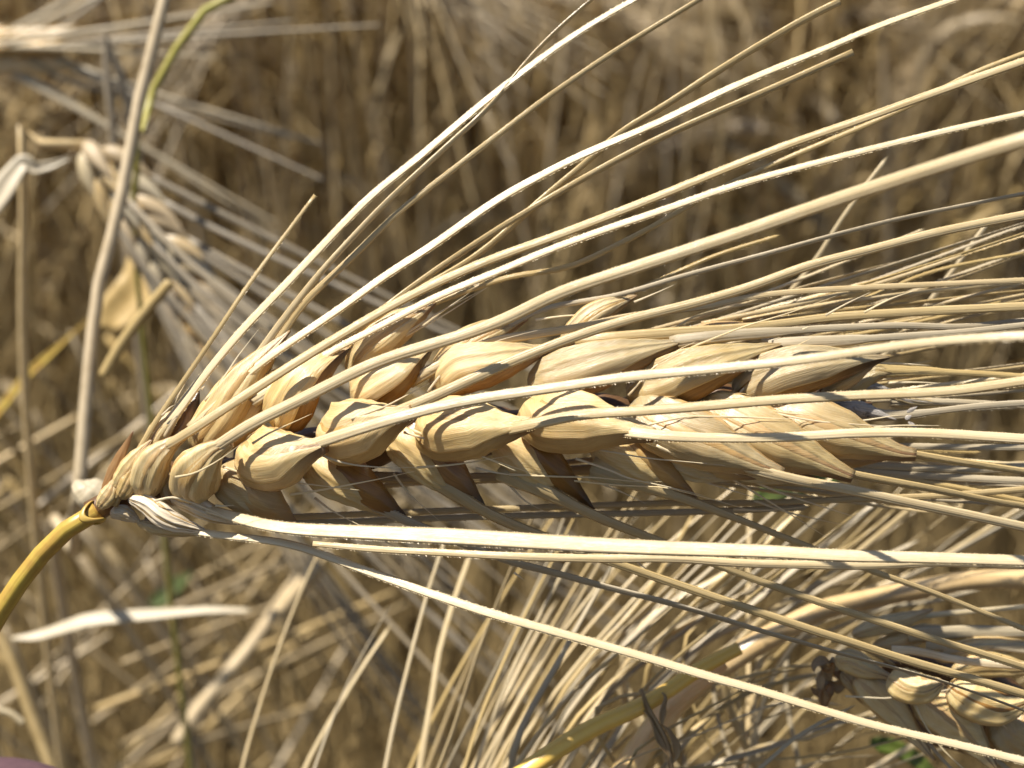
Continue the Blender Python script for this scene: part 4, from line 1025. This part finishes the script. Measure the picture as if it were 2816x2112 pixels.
# the second ear, lower right
rr_ = random.Random(8)
B2 = P(*tr('E 600,1060')[0], -16)
ear2 = thing('barley_ear', 'half-blurred shaded barley ear in the lower corner, its dark foot ringed by shrivelled husks', 'barley ear', B2)
def k2(s, z, wpx, body='palea', husk='lemma_shaded', arc=(110, 105), prof=PLUMP, **kw):
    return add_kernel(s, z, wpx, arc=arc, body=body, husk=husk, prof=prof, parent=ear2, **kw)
mb = MB(); tube(mb, path3('E 560,1080 700,1150 900,1230 1200,1330 1500,1420 1900,1520', (-20, -22)), .002, n=40, m=8); mb.build('rachis', M['palea'], ear2)
for q_, w_ in (('Z 1450,960 1620,1090 1800,1190', 90), ('Z 1640,1080 1800,1180 2000,1300', 120), ('Z 1850,1120 2020,1220 2250,1330', 150), ('Z 1600,930 1800,960 2000,1000', 110), ('Z 1900,1000 2100,1060 2300,1130', 130)):
    k2(q_, (-22, -20), w_, body='inner', husk='inner')  # backing grains, added to paint the shade between the grains in front
k2('Z 1395,905 1460,915 1540,950 1640,985', (-14, -11), 68, husk='lemma', prof=NECK)
k2('Z 1425,960 1470,1010 1530,1090', (-16, -15), 45, body='dark', husk='palea')
k2('Z 1485,985 1580,1060 1670,1150 1800,1310', (-13, -11), 92, husk='lemma', arc=(40, 105))
k2('Z 1625,985 1700,1020 1780,1030 1860,1005', (-9, -6), 92, husk='lemma', prof=ROUND)
k2('Z 1740,1050 1840,1110 1940,1200 2075,1360', (-12, -10), 138, husk='lemma', arc=(40, 105))
k2('Z 1885,1020 2000,1080 2120,1110 2280,1065', (-9, -7), 118, body='dark', husk='lemma', prof=NECK)
k2('Z 2080,1150 2180,1240 2300,1380', (-12, -11), 140, body='palea', husk='palea', arc=(40, 105))
k2('Z 1470,800 1560,770 1680,740 1820,690', (-17, -17), 52, husk='lemma', prof=SLIM)
k2('Z 1560,850 1680,830 1780,790 1900,770', (-17, -18), 58, husk='lemma', prof=SLIM)
k2('Z 1830,900 1960,870 2100,850 2260,840', (-16, -16), 66, husk='lemma', prof=SLIM)
k2('Z 1900,960 2040,930 2160,940 2280,950', (-15, -15), 70, husk='lemma', prof=SLIM)
for s, w_, m_, z in [('Z 1640,865 1700,862 1800,880 1900,905 2100,930 2300,935', 26, 'silver', -9), ('E 1000,900 1300,880 1659,885 1800,880', 42, 'awn_grey', -16), ('E 1100,960 1300,975 1659,965 1800,960', 24, 'awn_grey', -15),
                     ('E 900,830 1100,790 1300,770 1659,740 1800,720', 18, 'awn_pale', -18), ('E 1200,1000 1400,960 1659,990 1800,1010', 20, 'awn_grey', -15),
                     ('E 560,930 700,960 900,1060', 14, 'awn_gold', -14), ('E 640,1250 850,1262 1080,1245 1300,1195', 5, 'bristle', -8), ('E 1290,1200 1400,1300 1540,1415', 5, 'bristle', -8), ('E 1040,1300 1100,1430 1200,1560 1310,1659', 5, 'bristle', -8),
                     ('E 1440,1560 1560,1659 1700,1760', 16, 'awn_grey', -12), ('E 1075,1460 1150,1560 1240,1659', 13, 'awn_grey', -12)]:
    pts = path3(s, z, 20 if w_ > 6 else 8); mb = MB(); SEED += 1
    awn(mb, pts, px2m(w_, z), px2m(w_ * .7, z), barbs=False, step=.002, seed=SEED, thick=.4)
    mb.build('awn' if w_ > 6 else 'bristle', M[m_], ear2)
for i in range(11):
    a = rr_.uniform(1.5, 4.6); l = rr_.uniform(70, 190); x = rr_.uniform(540, 660); y = rr_.uniform(1040, 1240); cv = rr_.uniform(-.9, .9)
    p = [(x, y), (x + l * .4 * math.cos(a), y + l * .4 * math.sin(a)), (x + l * .75 * math.cos(a + cv * .5), y + l * .75 * math.sin(a + cv * .5)), (x + l * math.cos(a + cv), y + l * math.sin(a + cv))]
    mb = MB(); blade(mb, path3('E ' + ' '.join(f'{u:.0f},{v:.0f}' for u, v in p), rr_.uniform(-18, -12)), [(0, .0004), (.4, rr_.uniform(.0008, .0019)), (.8, .0008), (1, .0001)], n=14, fold=.5, twist=R(rr_.uniform(-120, 120)), seed=i)
    mb.build('withered_husk', M[rr_.choice(('glume_brown', 'silver', 'awn_grey', 'weed'))], ear2)

# three more ears below the frame: only their long bristles rise into the picture
def fan_ear(label, group, foot_px, z, dirs, traces, seed, stem_dx=.02, extra=9):
    r = random.Random(seed)
    foot = P(*foot_px, z)
    t = thing('awned_ear', label, 'barley ear', foot, group)
    mb = MB(); tube(mb, [Vector((foot.x + stem_dx, foot.y + .03, 0)), foot + Vector((stem_dx * .7, .02, -.25)), foot + Vector((stem_dx * .2, .004, -.04)), foot], .0022, n=40, m=8); mb.build('stem', M['stem_tan'], t)
    tops = [P(*tr(s)[0], z) for s in traces]
    mid = sum(tops, Vector()) / len(tops)
    traces = list(traces)
    for i in range(extra):
        x = foot_px[0] + r.uniform(-380, 520); a = R(lerp_keys([(1000, 16), (1500, 33), (2100, 47), (2800, 60)], x) + r.uniform(-7, 7)); L = r.uniform(450, 1150)
        q = [(x, 2200)]
        for j in range(6):
            q.append((q[-1][0] + math.sin(a) * L / 6, q[-1][1] - math.cos(a) * L / 6)); a += R(r.uniform(0, 5))
        traces.append('O ' + ' '.join(f'{u:.0f},{v:.0f}' for u, v in q))
    for s in traces:
        zz = z + r.uniform(-14, 8) - (16 if s[0] == 'O' else 0); p = path3(s, (zz, zz + r.uniform(-8, 4)), 36)
        root = foot.lerp(p[0], .45)
        mb = MB(); gl = .009
        dr = (p[0] - foot).normalized() if (p[0] - foot).length > 1e-4 else UPCAM
        q = p[0] - (p[1] - p[0]).normalized() * max(.014, min(.03, (p[0] - foot).length * .5)); rt = foot + Vector((r.uniform(-.008, .008), r.uniform(-.006, .006), r.uniform(-.012, .004))); dr = (q - rt).normalized(); spindle(mb, [rt, rt + dr * gl * .5, rt + dr * gl], .0036, n=12, m=12, nerves=0, seed=seed)
        g_ = mb.build('kernel', M['palea'], t)
        w_ = r.choice((r.uniform(8, 13), r.uniform(11, 18), r.uniform(15, 24)))
        mb = MB(); awn(mb, [rt + dr * gl * .7, q] + p, px2m(w_, zz), px2m(w_ * .75, zz), px2m(w_, zz), barbs=False, step=.003, seed=seed + r.randrange(999), roll=r.uniform(-.5, .5), twist=r.uniform(-2, 2))
        mb.build('awn', M[r.choices(('awn', 'awn_gold', 'awn_pale', 'awn_grey'), weights=(5, 4, 2.2, 2))[0]], g_)
    return t
fan_ear('barley ear mostly out of frame, its long bristles rising steeply under the grains', None, (1000, 2330), -34, None, [
    'U -780,1800 -700,1380 -600,980 -500,600 -400,300', 'U -560,1800 -520,1500 -470,1250 -430,950 -340,650 -250,400', 'U -460,1750 -330,1420 -220,1050 -90,700 60,330 150,120',
    'U -420,1750 -250,1400 -80,1060 100,700 270,330 330,150', 'U -300,1750 -180,1350 -30,1000 130,650 300,330 430,60', 'U -240,1750 -100,1350 50,1000 200,700 420,300', 'U -160,1750 -20,1400 170,1080 330,800 560,400 760,60', 'U -90,1750 60,1400 260,1050 480,700 640,450',
    'U -430,1800 -300,1500 -60,1150 80,800 250,480', 'U -350,1800 -120,1300 60,960 180,760'], 51)
fan_ear('barley ear mostly out of frame, its bristles crossing behind the lowest awns', None, (1500, 2360), -30, None, [
    'U 0,1750 180,1440 420,1080 700,800 1000,520 1300,200 1420,60', 'U 60,1700 280,1320 480,1030 640,900 900,680 1150,430 1420,150', 'U 150,1500 330,1180 560,900 800,650 960,400 1100,150', 'U 60,1760 300,1400 600,1000 900,720 1200,470 1500,200 1700,20',
    'U 200,1700 400,1350 700,1060 1000,800 1300,560 1600,260 1760,100', 'U 320,1700 600,1200 900,950 1240,700 1500,470 1800,200 2000,40', 'U 420,1700 700,1300 1000,1000 1300,760 1700,430 2100,120', 'U 120,1750 340,1300 450,1150 650,950 760,820',
    'U 330,960 390,830 480,690 560,540 680,330', 'U 520,1650 800,1250 1100,960 1500,640 1900,320 2212,60', 'U -40,1780 140,1500 330,1250 600,1010 860,800 1040,640', 'U 360,1500 640,1130 760,1010 1020,760 1260,600', 'U 250,1600 500,1180 700,900 900,700 1060,560'], 52)
fan_ear('barley ear mostly out of frame, its bristles passing behind the arched tan straw', None, (2100, 2380), -42, None, [
    'U 700,1500 1000,1180 1400,850 1700,620 2000,380 2300,130', 'U 1000,1200 1300,950 1600,700 1900,520 2212,300 2500,80', 'E 0,520 150,390 300,260 450,130 560,0', 'E 120,420 220,300 360,170 480,60', 'E 400,560 620,420 800,290 950,160 1010,100',
    'E 560,560 760,390 940,240 1060,140', 'E 700,560 920,430 1100,310 1250,190 1320,120', 'E 820,560 1000,480 1200,360 1400,240 1659,90 1800,0', 'E 1000,560 1200,460 1400,330 1659,170 1800,80', 'E 1150,500 1300,410 1500,300 1659,210 1800,120',
    'E 200,600 380,480 520,380 640,290', 'E 0,700 200,560 400,430 560,330', 'E 500,900 760,790 890,745', 'E 300,760 560,600 800,480 1000,390', 'E 1180,700 1400,640 1659,520 1800,450', 'E 1200,160 1230,300 1280,200 1330,60'], 53, extra=7)
low_traces = ['E -150,1450 0,1380 260,1280 480,1255 560,1290', 'E -120,1700 60,1560 260,1500 480,1500 640,1380 820,1330', 'E -200,1659 0,1600 300,1520 560,1400 760,1380', 'E -160,1200 60,1140 260,1090 500,1060',
              'E 0,1240 160,1140 360,1090 540,1060', 'E -100,1650 100,1620 400,1600 700,1560 1000,1480', 'E -400,1659 -100,1330 150,1190 420,1130', 'E 560,1800 760,1700 960,1630 1120,1560 1230,1540', 'E -300,1500 -60,1300 200,1180 420,1140',
              'E 0,1800 200,1620 400,1440 560,1380 620,1340', 'E -300,1800 -60,1560 180,1370 420,1290', 'E 100,1760 300,1680 560,1600 760,1590', 'E 180,1800 420,1660 640,1500 820,1440']
t = fan_ear('barley ear mostly out of frame, its bristles reaching the shrivelled foot of the shaded ear', None, (2000, 2420), -24, None, low_traces, 54, extra=0)
# whitish bristles that pass steeply behind the upper right awns
st_p = path3('F 1560,1500 1500,1150 1640,780 1690,640 1770,520 1840,430 1908,352', (-40, -26), 10)[2:]
for lab, s, z, w_ in [('lone whitish bristle rising steeply, its tip above the big blurred awn', 'T 560,900 640,500 700,335 850,155 970,0 | R 900,1620 1050,1410 1180,1220 1300,1060 1355,990', -22, 13),
                      ('lone whitish bristle rising beyond the last grain toward the cut awn tips', 'T 1180,800 1310,680 1450,500 1560,400 1700,200 1870,-20 | R 1840,1560 1920,1440 1990,1360', -20, 15)]:
    pts = path3(s, (z - 6, z), 20); mb = MB(); awn(mb, pts, px2m(w_ * 1.3, z), px2m(w_ * .8, z), barbs=False, step=.002, seed=5)
    o = mb.build('loose_awn', M['awn_pale'], None, origin=pts[0]); tag(o, lab, 'awn')
#@@END
